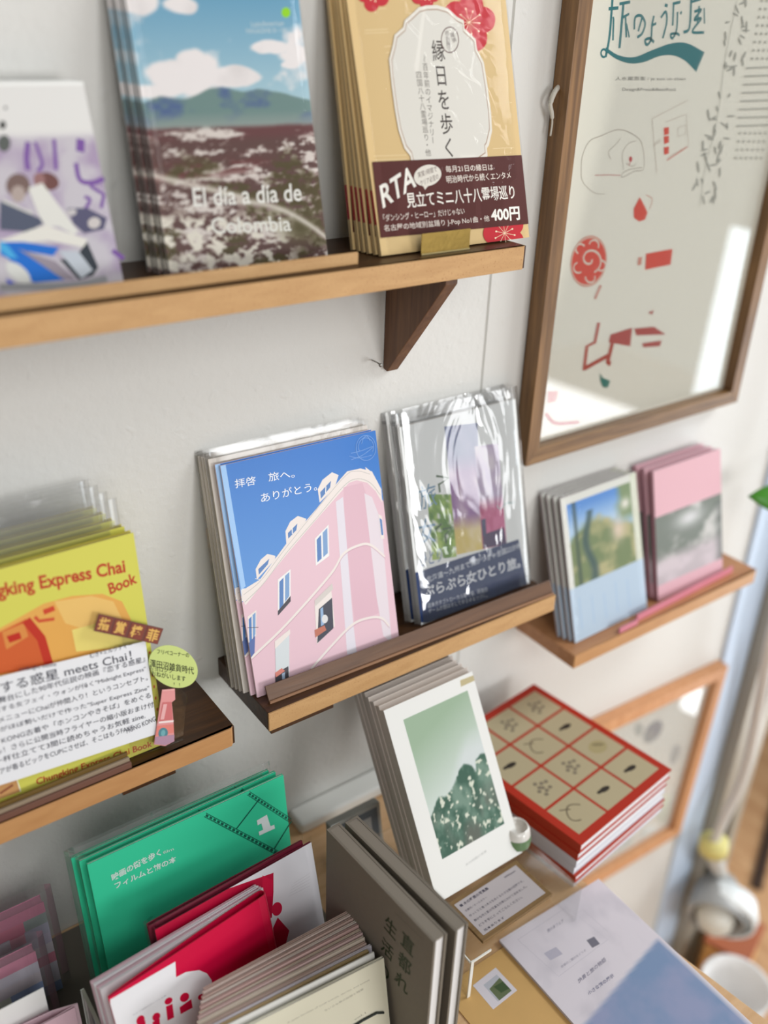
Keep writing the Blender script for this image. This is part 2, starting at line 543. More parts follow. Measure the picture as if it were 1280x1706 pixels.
# counter
ctr = thing('counter', 'light wooden counter along the wall under the shelves, carrying the books', 'counter', (0, 0, -0.75))
BIRCH = wood('birch_ply', (206, 164, 118), (224, 186, 142), 0.4, (3, 30, 30))
prism('worktop', [(-0.6, -0.001), (0.66, -0.001), (0.66, -0.085), (0.545, -0.085), (0.5610, -0.235), (0.5840, -0.426), (0.5990, -0.55), (-0.6, -0.55)], 'Z', -0.024, 0, BIRCH, ctr, 0.001)
box('cabinet_body', (-0.58, 0.50, -0.50, -0.002, -1.0, -0.024), mat('cream_panel', (226, 214, 196), 0.5), ctr)
struct(box('trim_4', (0.36, 0.534, -0.028, -0.001, H - 0.7498, H - 0.735), mat('white_gloss_paint', (236, 237, 232), 0.25), None, 0.005, 3))

# ------------------------------------------------------------------ wall shelves
DARK = wood('dark_stained_board', (52, 29, 9), (78, 47, 18), 0.42, (4, 50, 50))
MDF = wood('tan_edge', (188, 145, 94), (203, 161, 109), 0.6, (6, 30, 30), speck=(170, 120, 70))
MDF2 = wood('caramel_edge', (183, 132, 82), (196, 146, 94), 0.5, (6, 30, 30))
LITE = wood('caramel_board', (176, 122, 80), (196, 142, 98), 0.45, (4, 40, 40))


def shelf(label, x0, x1, z0, z1, top, front, d=0.0926, end_bevel=False, plates=()):
    r = thing('wall_shelf', label, 'shelf', ((x0 + x1) / 2, 0, z0))
    hw = (x1 - x0) / 2; h = z1 - z0
    box('board', (-hw, hw, -d + 0.002, -0.0005, 0, h), top, r, 0.0008)
    if end_bevel:
        c = 0.004
        prism('front_edge', [(-hw, -d + 0.002), (-hw, -d), (hw - c, -d), (hw, -d + c), (hw, -d + 0.0045), (hw - 0.003, -d + 0.002)], 'Z', 0, h, front, r, 0.0005)
    else:
        box('front_edge', (-hw, hw, -d, -d + 0.002, 0.0003, h - 0.0003), front, r, 0.0006)
    for a, b in plates:
        box('bracket_plate', (a - (x0 + x1) / 2, b - (x0 + x1) / 2, -d + 0.001, -0.001, -0.004, -0.0002), DARK, r)
    return r


up = shelf('long upper wall shelf carrying the mountain and yellow books', -0.45, 0.5335, -0.1733, -0.1553, DARK, MDF, end_bevel=True)
bx_ = 0.0
prism('bracket', [(-0.0008, -0.0002), (-0.0008, -0.098), (-0.006, -0.0995), (-0.078, -0.008), (-0.078, -0.0002)], 'X', 0.464 - 0.04175, 0.476 - 0.04175,
      wood('bracket_walnut', (90, 56, 32), (118, 80, 48), 0.5, (3, 40, 40), 'Z'), up, 0.0008)
shelf('middle wall shelf under the pink house zine and the silver sleeved book', 0.2912, 0.6235, -0.531, -0.512, DARK, MDF, plates=((0.2936, 0.3556),))
shelf('left wall shelf under the yellow chai books', -0.25, 0.2605, -0.529, -0.511, DARK, MDF2, end_bevel=True, plates=((0.164, 0.2074),))
shelf('right wall shelf of lighter brown wood under the forest and pink books', 0.6685, 1.0, -0.624, -0.607, LITE, MDF2, end_bevel=True)

# strips that hold the books
STRIP = wood('strip_brown', (92, 62, 40), (112, 78, 52), 0.45, (4, 50, 50))
t = thing('book_ledge', 'dark brown leaning strip in front of the pink house zine and silver sleeve', 'ledge strip', (0.2985, -0.0812, -0.5118), (0, 0, -0.027))
prism('lip', [(0.0, 0.0), (0.0022, 0.0), (0.0090, 0.0118), (0.0072, 0.0130)], 'X', 0, 0.3235, STRIP, t, 0.0003)
box('lower_edge', (0, 0.3235, -0.0012, 0.0, 0, 0.0022), wood('strip_pale', (150, 112, 86), (168, 128, 98), 0.5), t)
t = thing('book_ledge', 'thin tan strip along the front of the upper shelf before the mountain zine', 'ledge strip', (-0.40, -0.0868, -0.1551), (0, 0, 0.006))
box('lip', (0, 0.779, 0.0, 0.0028, 0, 0.0085), MDF, t, 0.0006)
box('back_lip', (0, 0.779, 0.0032, 0.005, 0, 0.0055), STRIP, t, 0.0005)
t = thing('book_ledge', 'layered dark strip in front of the yellow chai books', 'ledge strip', (-0.24, -0.0915, -0.5108), (0, 0, 0.004))
box('lip', (0, 0.413, 0.004, 0.0062, 0, 0.0118), wood('strip_olive', (96, 72, 28), (118, 92, 42), 0.45), t, 0.0004)
box('middle_layer', (0, 0.4135, 0.0016, 0.0038, 0, 0.0085), mat('strip_grey', (150, 132, 110), 0.5), t, 0.0004)
box('front_layer', (0, 0.4138, -0.0006, 0.0014, 0, 0.0055), mat('strip_red_brown', (112, 76, 62), 0.5), t, 0.0004)
t = thing('book_ledge', 'pink strip on the right shelf before the pink book', 'ledge strip', (0.777, -0.0852, -0.6068), (0, 0, 0.04))
box('lip', (0, 0.19, 0.0, 0.0025, 0, 0.0085), mat('pink_strip', (214, 130, 146), 0.35), t, 0.0004)
t = thing('book_ledge', 'short pink block under the front corner of the forest book', 'ledge strip', (0.742, -0.0905, -0.6068), (0, 0, 0.03))
box('lip', (0, 0.032, 0.0, 0.0025, 0, 0.0065), mat('pink_strip', (214, 130, 146), 0.35), t, 0.0004)

# brass clip at the yellow book
t = thing('brass_clip', 'square brass clip holding the yellow festival book on the upper shelf', 'book clip', (0.4365, -0.0795, -0.1551), (0, 0, -0.005))
BRASS = mat('aged_brass', (150, 124, 62), 0.42, metal=0.75, noise=0.18, nscale=120, bump=0.15, bscale=300)
prism('plate', [(0, 0), (0.0465, 0), (0.0465, 0.0155), (0, 0.0155)], 'Y', -0.0008, 0.0, BRASS, t, 0.0003)
box('foot', (0.0, 0.0465, -0.0008, 0.0, 0, 0.0006), BRASS, t)
box('folded_edge', (0.0, 0.0465, -0.0016, -0.0009, 0, 0.0012), mat('bright_brass', (214, 196, 140), 0.3, metal=0.8), t)

# nail
nl = thing('nail', 'small bent nail sticking out of the wall beside the bracket', 'nail', (0.4523, -0.0005, -0.262))
NAILM = mat('dull_steel', (150, 146, 140), 0.35, metal=0.9)
tube('shank', [(0, 0, 0), (-0.002, -0.010, 0.0012), (-0.003, -0.016, 0.001)], 0.0006, NAILM, nl)
tube('head', [(-0.003, -0.0158, 0.001), (-0.0032, -0.0168, 0.001)], 0.0016, NAILM, nl)

CLEAR = film('clear_bag', 0.06, 0.008, 0.35, 45, edge=0.22, wdist=0.002)
SHINY = film('crinkled_bag', 0.06, 0.16, 0.7, 9, edge=0.8, wdist=0.007, stretch=(1.35, 1, 0.7), haze=0.05)

# ================================================================== upper shelf: yellow festival book
Y = dict(x=0.4061, y=-0.0724, z=-0.155, yaw=-0.005, lean=0.299, w=0.1468, h=0.188)
A = art_for(**Y); A.fill((216, 186, 132))
ZY = zoom(540, 0, 3.2); A.T = ZY
for i, (x0, x1, yy) in enumerate(((215, 340, 170), (215, 345, 186), (320, 380, 258), (330, 380, 290), (265, 440, 840), (270, 440, 862), (900, 1000, 560), (900, 1010, 800), (215, 330, 60))):
    A.line([(x0, yy), (x1, yy - 6)], 0.0005, (232, 208, 160))
def plum(cx, cy, r, rot=0.0, sx=0.9, sta=True):
    for k in range(5):
        a = rot + k * 2 * math.pi / 5
        c = (cx + math.cos(a) * r * 0.58 * sx, cy + math.sin(a) * r * 0.62)
        A.ellipse(c, (c[0] + r * 0.47 * sx, c[1]), (c[0], c[1] + r * 0.47), (198, 38, 50))
    A.ellipse((cx, cy), (cx + r * 0.5 * sx, cy), (cx, cy + r * 0.5), (198, 38, 50))
    if sta:
        for k in range(10):
            a = rot + 0.2 + k * math.pi / 5; L = r * (0.5 if k % 2 else 0.42)
            e = (cx + math.cos(a) * L * sx, cy + math.sin(a) * L)
            A.line([(cx, cy), e], 0.0004, (240, 214, 180)); A.ellipse(e, (e[0] + 5, e[1]), (e[0], e[1] + 5), (244, 222, 190), 10)
plum(772, 128, 150, -1.4); plum(262, -30, 95, 0.5); plum(540, -30, 85, 0.2); plum(960, 1250, 120, 0.6)
def plaque(col, g):
    P = []
    cx, cy = 620, 490
    top = [(545, 52), (600, 50), (655, 66), (705, 112), (738, 128), (742, 170), (800, 225), (806, 275), (842, 345), (862, 470), (880, 610), (885, 700), (868, 775), (858, 790), (862, 830), (820, 860), (780, 905), (690, 960),
           (560, 960), (520, 890), (470, 870), (462, 830), (432, 792), (402, 700), (384, 600), (366, 470), (352, 330), (372, 255), (380, 205), (425, 165), (432, 130), (470, 96), (505, 62)]
    A.poly([(cx + (x - cx) * g, cy + (y - cy) * g) for x, y in top], col)
plaque((232, 226, 214), 1.03); plaque((176, 150, 130), 0.985); plaque((222, 218, 208), 0.97)
A.vtext('縁日を歩く', (606, 280), (664, 795), 0.0125, (62, 52, 46), 0.006)
A.vtext('～百年前のイマジナリー', (532, 322), (577, 756), 0.0052, (92, 82, 74))
A.vtext('四国八十八霊場巡り・他', (502, 408), (552, 822), 0.0054, (92, 82, 74))
A.line([(668 + 46 * math.cos(a), 222 + 68 * math.sin(a)) for a in np.linspace(0, 6.28, 30)], 0.0007, (92, 48, 44))
A.vtext('尾張', (682, 196), (690, 222), 0.0046, (70, 40, 36)); A.vtext('名古屋で', (652, 186), (664, 272), 0.0046, (70, 40, 36))
A.poly([(255, 872), (1050, 835), (1092, 1200), (300, 1276)], (82, 32, 26))
A.text('RTA', (312, 1120), (490, 1000), (292, 1000), (236, 232, 222), 0.02)
A.ellipse((550, 944), (622, 930), (556, 1000), (226, 220, 208)); A.poly([(520, 990), (535, 1020), (560, 990)], (226, 220, 208))
A.text('実質1時間で', (500, 958), (600, 922), (494, 928), (84, 50, 44)); A.text('クリア必至の', (512, 1002), (610, 962), (506, 972), (84, 50, 44))
A.text('毎月21日の縁日は', (648, 928), (900, 916), (642, 892), (236, 226, 214), 0.006)
A.text('明治時代から続くエンタメ', (652, 986), (994, 960), (646, 946), (236, 226, 214), 0.006)
A.text('見立てミニ八十八霊場巡り', (442, 1118), (1016, 1068), (430, 1036), (242, 236, 226), 0.012)
A.text('「ダンシング・ヒーロー」だけじゃない', (316, 1190), (748, 1150), (310, 1152), (230, 218, 206), 0.005)
A.text('名古屋の地域別盆踊り J-Pop No1曲・他', (320, 1248), (880, 1192), (314, 1208), (230, 218, 206), 0.005)
A.text('400円', (890, 1192), (1042, 1180), (884, 1118), (244, 240, 230), 0.03)
YCOV = mat('tan_cover', (204, 176, 128), 0.5)
OFFW = mat('offwhite_paper', (222, 212, 190), 0.7)
ybook = book('book', 'tan festival book with red plum blossoms and maroon band, front of its stack', 'book', **Y, t=0.0034, cover=YCOV, art=A, pages=OFFW, sleeve=CLEAR, sl=(0.001, 0.003, 0.006), group='tan festival books on the upper shelf')
box('spine_print', (-0.00012, 0.0, 0.0003, 0.0031, 0.022, 0.046), mat('plum_red', (170, 34, 44), 0.5), ybook)
stack(ybook, [f'tan festival book, {ORD[i]} from the front of its stack on the upper shelf' for i in range(5)], -0.0455, -0.0065, dx=-0.0068, h=0.188, t=0.0034)

# ------------------------------------------------------------------ mountain travel zine
Mn = dict(x=0.2496, y=-0.0535, z=-0.155, yaw=-0.013, lean=0.232, w=0.1214, h=0.18)
A = art_for(**Mn)
def mountain(u, v):
    n1 = fbm(u * 5, v * 7, 3, 5); sky = mixc(np.array([176., 204, 212]) + 0 * u[..., None], np.array([104., 158, 188]), (v - 0.55) / 0.4)
    cl = np.clip((fbm(u * 3.2 + 1, v * 6.5, 8, 5) - 0.47 - np.abs(v - 0.68) * 0.35) * 9, 0, 1) * np.clip((v - 0.55) * 30, 0, 1)
    for (cx, cy, rx, ry) in ((0.22, 0.665, 0.26, 0.055), (0.33, 0.715, 0.11, 0.045), (0.50, 0.665, 0.2, 0.035), (0.80, 0.765, 0.14, 0.026), (0.9, 0.705, 0.07, 0.016), (0.05, 0.62, 0.25, 0.03), (0.28, 0.895, 0.10, 0.03), (0.08, 0.91, 0.12, 0.05)):
        d = ((u - cx) / rx) ** 2 + ((v - cy) / ry) ** 2 + (n1 - 0.5) * 1.8
        cl = np.maximum(cl, np.clip((1.05 - d) * 3, 0, 1))
    c = mixc(sky, np.array([236., 230, 228]) - 44 * np.clip(0.5 - n1, 0, 1)[..., None], cl)
    hl = 0.585 + 0.045 * np.exp(-((u - 0.42) / 0.14) ** 2) + 0.04 * np.exp(-((u - 0.72) / 0.2) ** 2) + 0.02 * np.exp(-((u - 0.12) / 0.1) ** 2) + 0.012 * (fbm(u * 12, u * 0, 5, 3) - 0.5)
    hill = mixc(np.array([112., 138, 134]) + 0 * u[..., None], np.array([84., 104, 142]), np.clip((fbm(u * 6, v * 14, 21, 4) - 0.42) * 5, 0, 1))
    hill = mixc(hill, np.array([150., 158, 152]), np.clip((0.55 - v) * 16, 0, 1))
    c = mixc(c, hill, np.clip((hl - v) * 140, 0, 1))
    pl = fbm(u * 4 + v * 3, v * 34, 31, 5); py = fbm(u * 26, v * 70, 37, 4)
    fn_ = fbm(u * 60, v * 150, 123, 3)
    plain = mixc(np.array([96., 70, 66]) + 0 * u[..., None], np.array([214., 204, 196]), np.clip((pl - 0.46) * 6 + (py - 0.47) * 4.5 + (fn_ - .45) * 2.5, 0, 1))
    plain = mixc(plain, np.array([104., 66, 66]), np.clip((v - 0.44) * 30, 0, 1) * np.clip((0.56 - pl) * 8, 0, 1))
    plain = mixc(plain, np.array([106., 62, 60]), np.exp(-((v - 0.345 - 0.03 * u) / 0.03) ** 2) * np.clip((0.75 - u) * 6, 0, 1) * np.clip((fbm(u * 8, v * 80, 91, 3) - .36) * 7, 0, 1))
    wood_ = np.clip((fbm(u * 5, v * 11, 55, 4) - 0.47) * 10, 0, 1) * np.clip((py - 0.30) * 6, 0, 1)
    plain = mixc(plain, np.array([84., 74, 48]), wood_ * np.clip((0.44 - v) * 12, 0, 1))
    town = np.clip((fbm(u * 24 + v * 10, v * 46, 71, 3) - 0.42) * 9, 0, 1) * np.clip((0.20 - v + 0.06 * (1 - u)) * 14, 0, 1) * (1 - 0.7 * np.clip((u - .72) * 8, 0, 1))
    plain = mixc(plain, np.array([222., 215, 200]), town)
    plain = mixc(plain, np.array([88., 80, 52]), np.exp(-((u - .84) / .12) ** 2 - ((v - .12) / .06) ** 2))
    road = np.exp(-((v - (0.345 - 0.19 * u)) / 0.012) ** 2) * (u < .5) + np.exp(-((v - (0.235 - 0.13 * (u - .45) ** 2 * 4)) / 0.013) ** 2) * (u > .45)
    plain = mixc(plain, np.array([218., 210, 198]), np.clip(road, 0, 1) * 0.85)
    c = mixc(c, plain, np.clip((0.505 - v + 0.012 * (n1 - 0.5)) * 60, 0, 1))
    return c
A.raster(150, 240, mountain)
A.T = zoom(0, 0, 2)
A.text('El día a día de', (646, 692), (1006, 672), (640, 628), (232, 230, 222), 0.012)
A.text('Colombia', (708, 782), (972, 772), (700, 728), (226, 224, 214), 0.012)
A.text('LatinAmerican', (838, 92), (946, 88), (836, 74), (196, 210, 212)); A.text('MAGAZINE 01 / 01', (822, 114), (952, 110), (820, 98), (196, 210, 212))
A.ellipse((953, 44), (968, 43), (954, 61), (150, 214, 40))
mt = book('zine', 'travel zine with mountain and town photo, front copy on the upper shelf', 'zine', **Mn, t=0.0018, cover=mat('photo_cover', (150, 150, 146), 0.4), art=A, pages=PAPER, pm=PRG, sleeve=CLEAR, sl=(0.0015, 0.002, 0.006), group='mountain travel zines')
stack(mt, [f'mountain photo travel zine, {ORD[i]} from the front on the upper shelf' for i in range(4)], -0.0365, -0.0035, dx=-0.0075, h=0.18, t=0.0018)

# ------------------------------------------------------------------ scooter zine at the left edge
Mo = dict(x=0.0690, y=-0.0560, z=-0.155, yaw=0.0, lean=0.30, w=0.1480, h=0.119)
A = art_for(**Mo)
def scooter_bg(u, v):
    n = fbm(u * 9, v * 9, 4, 4)
    c = mixc(np.array([196., 190, 196]) + 0 * u[..., None], np.array([168., 150, 176]), np.clip((n - 0.4) * 4, 0, 1))
    return mixc(c, np.array([224., 222, 218]), np.clip((v - 0.745) * 80, 0, 1))
A.raster(60, 50, scooter_bg)
A.T = zoom(0, 100, 4.267)
A.ellipse((20, 470), (44, 470), (20, 500), (70, 70, 68)); A.ellipse((30, 600), (75, 600), (30, 660), (92, 96, 92)); A.ellipse((40, 348), (52, 348), (40, 360), (110, 110, 108))
A.rect(0, 0.117, 0.148, 0.119, (240, 240, 236))
for P, wd in ((((200, 590), (190, 700), (200, 790)), .003), (((250, 590), (300, 740), (270, 800)), .002), (((385, 570), (400, 790)), .0022), (((575, 570), (570, 660)), .005), (((540, 740), (570, 860), (660, 880), (740, 850)), .0028),
              (((600, 980), (640, 1000), (600, 1080)), .002), (((740, 960), (720, 1060)), .002), (((800, 1360), (880, 1420)), .003), (((640, 900), (700, 940), (740, 960)), .002)):
    A.line(P, wd, (122, 84, 156), curve=True)
A.ellipse((130, 900), (215, 900), (130, 985), (120, 98, 92)); A.ellipse((130, 960), (180, 960), (130, 1020), (176, 160, 152))
A.ellipse((340, 870), (420, 890), (330, 930), (112, 74, 70)); A.ellipse((280, 860), (320, 850), (290, 910), (150, 110, 108))
A.poly([(200, 920), (300, 880), (360, 960), (560, 1230), (520, 1250), (420, 1190), (380, 1190), (330, 1200), (270, 1100)], (222, 220, 212))
A.poly([(20, 990), (160, 1060), (250, 1090), (140, 1120), (20, 1040)], (206, 204, 198))
A.poly([(0, 1010), (280, 1130), (310, 1170), (200, 1230), (0, 1215)], (84, 90, 108))
A.poly([(480, 1060), (620, 1060), (760, 1130), (740, 1210), (600, 1240), (520, 1170)], (88, 86, 112)); A.ellipse((670, 1165), (715, 1160), (672, 1205), (204, 196, 192)); A.ellipse((510, 1090), (545, 1085), (512, 1115), (196, 190, 190))
A.poly([(0, 1290), (320, 1180), (620, 1280), (600, 1340), (340, 1290), (0, 1330)], (226, 222, 212))
A.poly([(0, 1300), (170, 1300), (420, 1340), (380, 1400), (200, 1370), (460, 1570), (240, 1590), (60, 1420), (0, 1390)], (28, 108, 200))
A.poly([(0, 1290), (60, 1330), (130, 1420), (60, 1410), (0, 1360)], (72, 168, 220))
A.poly([(620, 1300), (700, 1480), (660, 1540), (560, 1570), (420, 1420), (520, 1430)], (52, 58, 66)); A.poly([(410, 1360), (560, 1370), (660, 1500), (580, 1560), (480, 1440)], (190, 196, 204)); A.ellipse((130, 1520), (215, 1580), (110, 1570), (214, 214, 208))
A.poly([(130, 1350), (400, 1440), (540, 1570), (440, 1560)], (150, 140, 150)); A.line([(0, 1620), (500, 1610), (760, 1560)], 0.004, (150, 150, 152), curve=True)
A.poly([(40, 1560), (110, 1590), (60, 1600)], (30, 60, 190))
mo = book('zine', 'white topped zine with blue scooter picture, front copy at left end of upper shelf', 'zine', **Mo, t=0.002, cover=mat('white_cover', (222, 220, 214), 0.5), art=A, pages=PAPER, group='blue scooter zines')
stack(mo, [f'blue scooter zine, {ORD[i]} from the front at the left end of the upper shelf' for i in range(2)], -0.046, -0.012, dx=-0.004, h=0.119, t=0.002)

# ================================================================== middle shelf: pink house zine
Ph = dict(x=0.2934, y=-0.0693, z=-0.512, yaw=-0.035, lean=0.256, w=0.1460, h=0.2015)
A = art_for(**Ph); A.T = zoom(300, 680, 3.16)
A.raster(20, 30, lambda u, v: mixc(np.array([112., 164, 222]) + 0 * u[..., None], np.array([54., 120, 200]), np.clip((v - 0.2) * 1.2 + 0.15 * u, 0, 1)))
PK, PK2, CR, GR, BL, WH = (228, 193, 203), (221, 182, 194), (236, 226, 220), (196, 190, 184), (86, 128, 186), (240, 238, 236)
A.poly([(320, 955), (350, 950), (350, 1010), (326, 1020)], WH)
# dormers
for D in ([(398, 850), (425, 800), (460, 770), (502, 780), (500, 800), (405, 905)], [(555, 650), (580, 600), (620, 570), (665, 585), (640, 660), (560, 720)], [(725, 430), (750, 380), (800, 340), (835, 355), (815, 420), (735, 500)], [(975, 312), (1010, 340), (1040, 390), (1048, 450), (1000, 400)]):
    A.poly(D, CR)
for D in ([(412, 850), (470, 795), (462, 825), (415, 880)], [(568, 660), (618, 610), (612, 645), (570, 690)], [(738, 445), (795, 385), (790, 420), (742, 480)]):
    A.poly(D, BL)
A.line([(590, 625), (592, 665)], .0009, WH); A.line([(768, 415), (766, 450)], .0009, WH)
A.poly([(324, 1030), (410, 920), (700, 560), (848, 400), (880, 365), (950, 350), (1000, 360), (1050, 430), (1062, 480), (1220, 700), (1220, 1400), (380, 1640), (378, 1480)], PK)
A.poly([(205, 300), (240, 300), (345, 940), (322, 960)], (158, 198, 240))
A.poly([(322, 1000), (330, 960), (420, 905), (560, 715), (720, 530), (840, 380), (880, 335), (950, 320), (1010, 335), (1060, 430), (1064, 500), (1030, 440), (985, 395), (930, 382), (890, 395), (850, 440), (700, 610), (560, 775), (430, 935), (345, 1040)], CR)
A.line([(340, 1025), (440, 925), (560, 765), (720, 580), (860, 415), (930, 375), (1000, 395), (1055, 460)], .0006, GR, curve=True)
A.line([(335, 985), (430, 905), (570, 722), (850, 380), (930, 335), (1000, 350)], .0005, GR, curve=True)
A.poly([(860, 420), (960, 395), (985, 470), (1050, 1080), (920, 1130), (870, 700)], PK2)
A.poly([(820, 495), (858, 470), (912, 1135), (930, 1290), (880, 1300)], (226, 220, 228)); A.poly([(970, 450), (1010, 470), (1060, 600), (1115, 1240), (1070, 1200), (1035, 1000)], (228, 216, 222))
for P in ([(375, 1318), (560, 1140), (790, 880), (860, 770), (940, 725), (1000, 722), (1078, 785)], [(690, 1375), (800, 1250), (910, 1140), (1000, 1105), (1060, 1108), (1100, 1150)]):
    A.line(P, .0022, CR, curve=True); A.line([(x + 2, y + 9) for x, y in P], .0005, (196, 156, 172), curve=True)
def win(pts, frame=WH, glass=BL, mull=1):
    A.poly(pts, frame)
    a, b, c, d = [np.array(p, float) for p in pts]
    f = lambda s, t: tuple((a * (1 - s) + b * s) * (1 - t) + (d * (1 - s) + c * s) * t)
    if mull: A.poly([f(.12, .10), f(.44, .08), f(.44, .9), f(.12, .92)], glass); A.poly([f(.56, .07), f(.9, .06), f(.9, .88), f(.56, .9)], (124, 160, 204))
win([(710, 690), (782, 615), (785, 780), (715, 832)]); win([(515, 905), (582, 850), (582, 1000), (515, 1090)]); win([(355, 1100), (402, 1065), (400, 1200), (362, 1290)], CR)
A.poly([(515, 1070), (582, 990), (582, 1020), (515, 1095)], (70, 66, 74))
win([(1045, 560), (1062, 570), (1075, 690), (1058, 690)], CR, BL, 0); A.poly([(1050, 580), (1062, 590), (1070, 670), (1060, 670)], BL)
A.poly([(708, 1035), (795, 950), (815, 1150), (720, 1245)], CR); A.poly([(730, 1060), (800, 1000), (808, 1160), (722, 1240)], (70, 72, 84)); A.poly([(708, 1015), (800, 925), (806, 955), (712, 1045)], (212, 204, 198)); A.poly([(738, 1060), (752, 1048), (758, 1140), (742, 1150)], (150, 180, 214)); A.ellipse((762, 1112), (778, 1108), (764, 1134), (222, 222, 222)); A.poly([(708, 1170), (760, 1145), (770, 1170), (712, 1210)], (190, 116, 96))
A.poly([(500, 1250), (575, 1170), (575, 1420), (505, 1450)], (212, 218, 220)); A.poly([(498, 1230), (578, 1165), (580, 1190), (500, 1270)], CR); A.poly([(500, 1400), (570, 1360), (572, 1420), (502, 1450)], (76, 74, 80)); A.poly([(500, 1395), (535, 1370), (552, 1385), (504, 1420)], (214, 130, 116)); A.poly([(536, 1400), (552, 1392), (552, 1440), (538, 1440)], (170, 190, 214))
A.poly([(360, 1240), (395, 1200), (392, 1290), (370, 1320)], (92, 112, 168))
A.line([(355, 1158), (412, 1156)], .0005, (90, 84, 90)); A.line([(395, 900), (432, 905)], .0007, (220, 220, 222))
A.text('拝啓', (290, 425), (400, 405), (286, 378), (240, 244, 250), 0.004); A.text('旅へ。', (466, 390), (604, 368), (462, 344), (240, 244, 250), 0.004); A.text('ありがとう。', (428, 500), (722, 434), (422, 452), (240, 244, 250), 0.004)
A.line([(978 + 52 * math.cos(a), 212 + 66 * math.sin(a)) for a in np.linspace(0, 6.28, 36)], .0005, (128, 170, 228)); A.line([(978 + 40 * math.cos(a), 205 + 46 * math.sin(a)) for a in np.linspace(2.6, 6.9, 24)], .0005, (128, 170, 228))
A.line([(900, 240), (950, 228), (1015, 205), (960, 250), (900, 275)], .0005, (128, 170, 228), curve=True); A.line([(955, 190), (965, 160), (985, 150), (1000, 175)], .0006, (120, 164, 226), curve=True); A.line([(890, 255), (940, 265), (1010, 250)], .0004, (128, 170, 228), curve=True)
ph = book('zine', 'pink house and blue sky zine without sleeve, frontmost on the middle shelf', 'zine', **Ph, t=0.002, cover=mat('pale_pink_cover', (226, 206, 214), 0.45), art=A, pages=PAPER, pm=PRG, group='pink house zines')
ph2 = copy_tree(ph); ph2['label'] = 'pink house zine without sleeve, right behind the front copy'
ph2.location = (0.2900, -0.0640, -0.512 + H + 0.0005); ph2.rotation_euler = (-0.243, 0, -0.04)
ZC_ = mat('cream_back_cover', (214, 206, 196), 0.5)
zs = book('zine', 'cream backed zine in a clear sleeve, next behind the two bare pink house zines', 'zine', 0.2865, -0.0580, -0.512, -0.048, 0.235, 0.1478, 0.2045, 0.0022, ZC_, None, PAPER, 'sleeved cream backed zines', CLEAR, (0.002, 0.002, 0.003))
add_sleeve(zs, 0.1478, 0.2045, 0.0034, film('creased_bag', 0.08, 0.015, 0.7, 22, edge=0.3, wdist=0.005), (0.0022, 0.0022, 0.0045), 'bag_flap')
for i in range(3):
    c = copy_tree(zs); c['label'] = f'cream backed zine in a clear sleeve, {ORD[i]} of the sleeved ones on middle shelf'
    c.location = (0.2865 - 0.0016 * (i + 1), -0.0580 + 0.0040 * (i + 1), zs.location.z); c.rotation_euler = (-0.235 + 0.010 * i, 0, -0.05 - 0.002 * i)

# ------------------------------------------------------------------ sleeved watercolour book
Sv = dict(x=0.4745, y=-0.0615, z=-0.512, yaw=-0.010, lean=0.256, w=0.1400, h=0.1920)
A = art_for(**Sv); A.T = zoom(620, 600, 3.281)
A.fill((234, 236, 234))
def wash(c1, c2, seed): return lambda u, v: mixc(np.array(c1, float) + 0 * u[..., None], np.array(c2, float), np.clip((fbm(u * 3, v * 6, seed, 4) - 0.38) * 4, 0, 1))
def wash_col(px, fn):                        # a watercolour strip as a grid between four picture corners
    a, b, c, d = [np.array(A.at(p)) for p in px]; n, mm = 14, 40
    u, v = np.meshgrid(np.linspace(0, 1, n), np.linspace(0, 1, mm)); cc = np.clip(fn(u, v), 0, 255) / 255
    lin = np.where(cc <= 0.04045, cc / 12.92, ((cc + 0.055) / 1.055) ** 2.4).reshape(-1, 3)
    P = ((a * (1 - u[..., None]) + b * u[..., None]) * (1 - v[..., None]) + (d * (1 - u[..., None]) + c * u[..., None]) * v[..., None]).reshape(-1, 2)
    A.add([tuple(p) for p in P], [[j * n + i, j * n + i + 1, (j + 1) * n + i + 1, (j + 1) * n + i] for j in range(mm - 1) for i in range(n - 1)], [tuple(x) for x in lin])
wash_col([(300, 740), (440, 740), (462, 1080), (330, 1100)], lambda u, v: mixc(wash((84, 130, 44), (170, 196, 96), 12)(u, v), np.array([226., 228, 224]), np.clip((fbm(u * 5, v * 9, 3, 3) - .5) * 9, 0, 1)))
wash_col([(395, 370), (575, 350), (605, 1040), (462, 1070)], lambda u, v: mixc(mixc(wash((92, 106, 150), (130, 130, 168), 5)(u, v), wash((150, 108, 160), (200, 176, 196), 6)(u, v), np.clip((v - .2) * 6, 0, 1)), wash((220, 196, 110), (232, 214, 170), 9)(u, v), np.clip((v - .7) * 8, 0, 1)))
wash_col([(560, 480), (690, 460), (735, 1010), (605, 1040)], lambda u, v: mixc(wash((190, 172, 200), (216, 204, 214), 15)(u, v), wash((176, 62, 108), (206, 110, 150), 16)(u, v), np.clip((v - .5) * 8, 0, 1)))
A.poly([(605, 960), (720, 920), (735, 1010), (608, 1035)], (74, 52, 92)); A.poly([(596, 880), (620, 870), (625, 960), (604, 968)], (66, 66, 104))
for P in ([(350, 640), (420, 650), (360, 690)], [(365, 680), (370, 730)], [(385, 930), (440, 920), (400, 960), (405, 1010)], [(340, 940), (380, 900)]): A.line(P, .0022, (70, 96, 66))
A.text('旅', (262, 830), (356, 800), (250, 700), (112, 150, 178)); A.text('女', (258, 1020), (350, 1000), (250, 880), (104, 146, 178)); A.text('ひとり', (262, 1140), (380, 1105), (262, 1060), (104, 130, 170))
A.line([(680, 800), (700, 820), (730, 790), (775, 785)], .001, (160, 190, 190), curve=True)
A.poly([(215, 1175), (800, 985), (850, 1250), (300, 1440), (232, 1440)], (38, 58, 102))
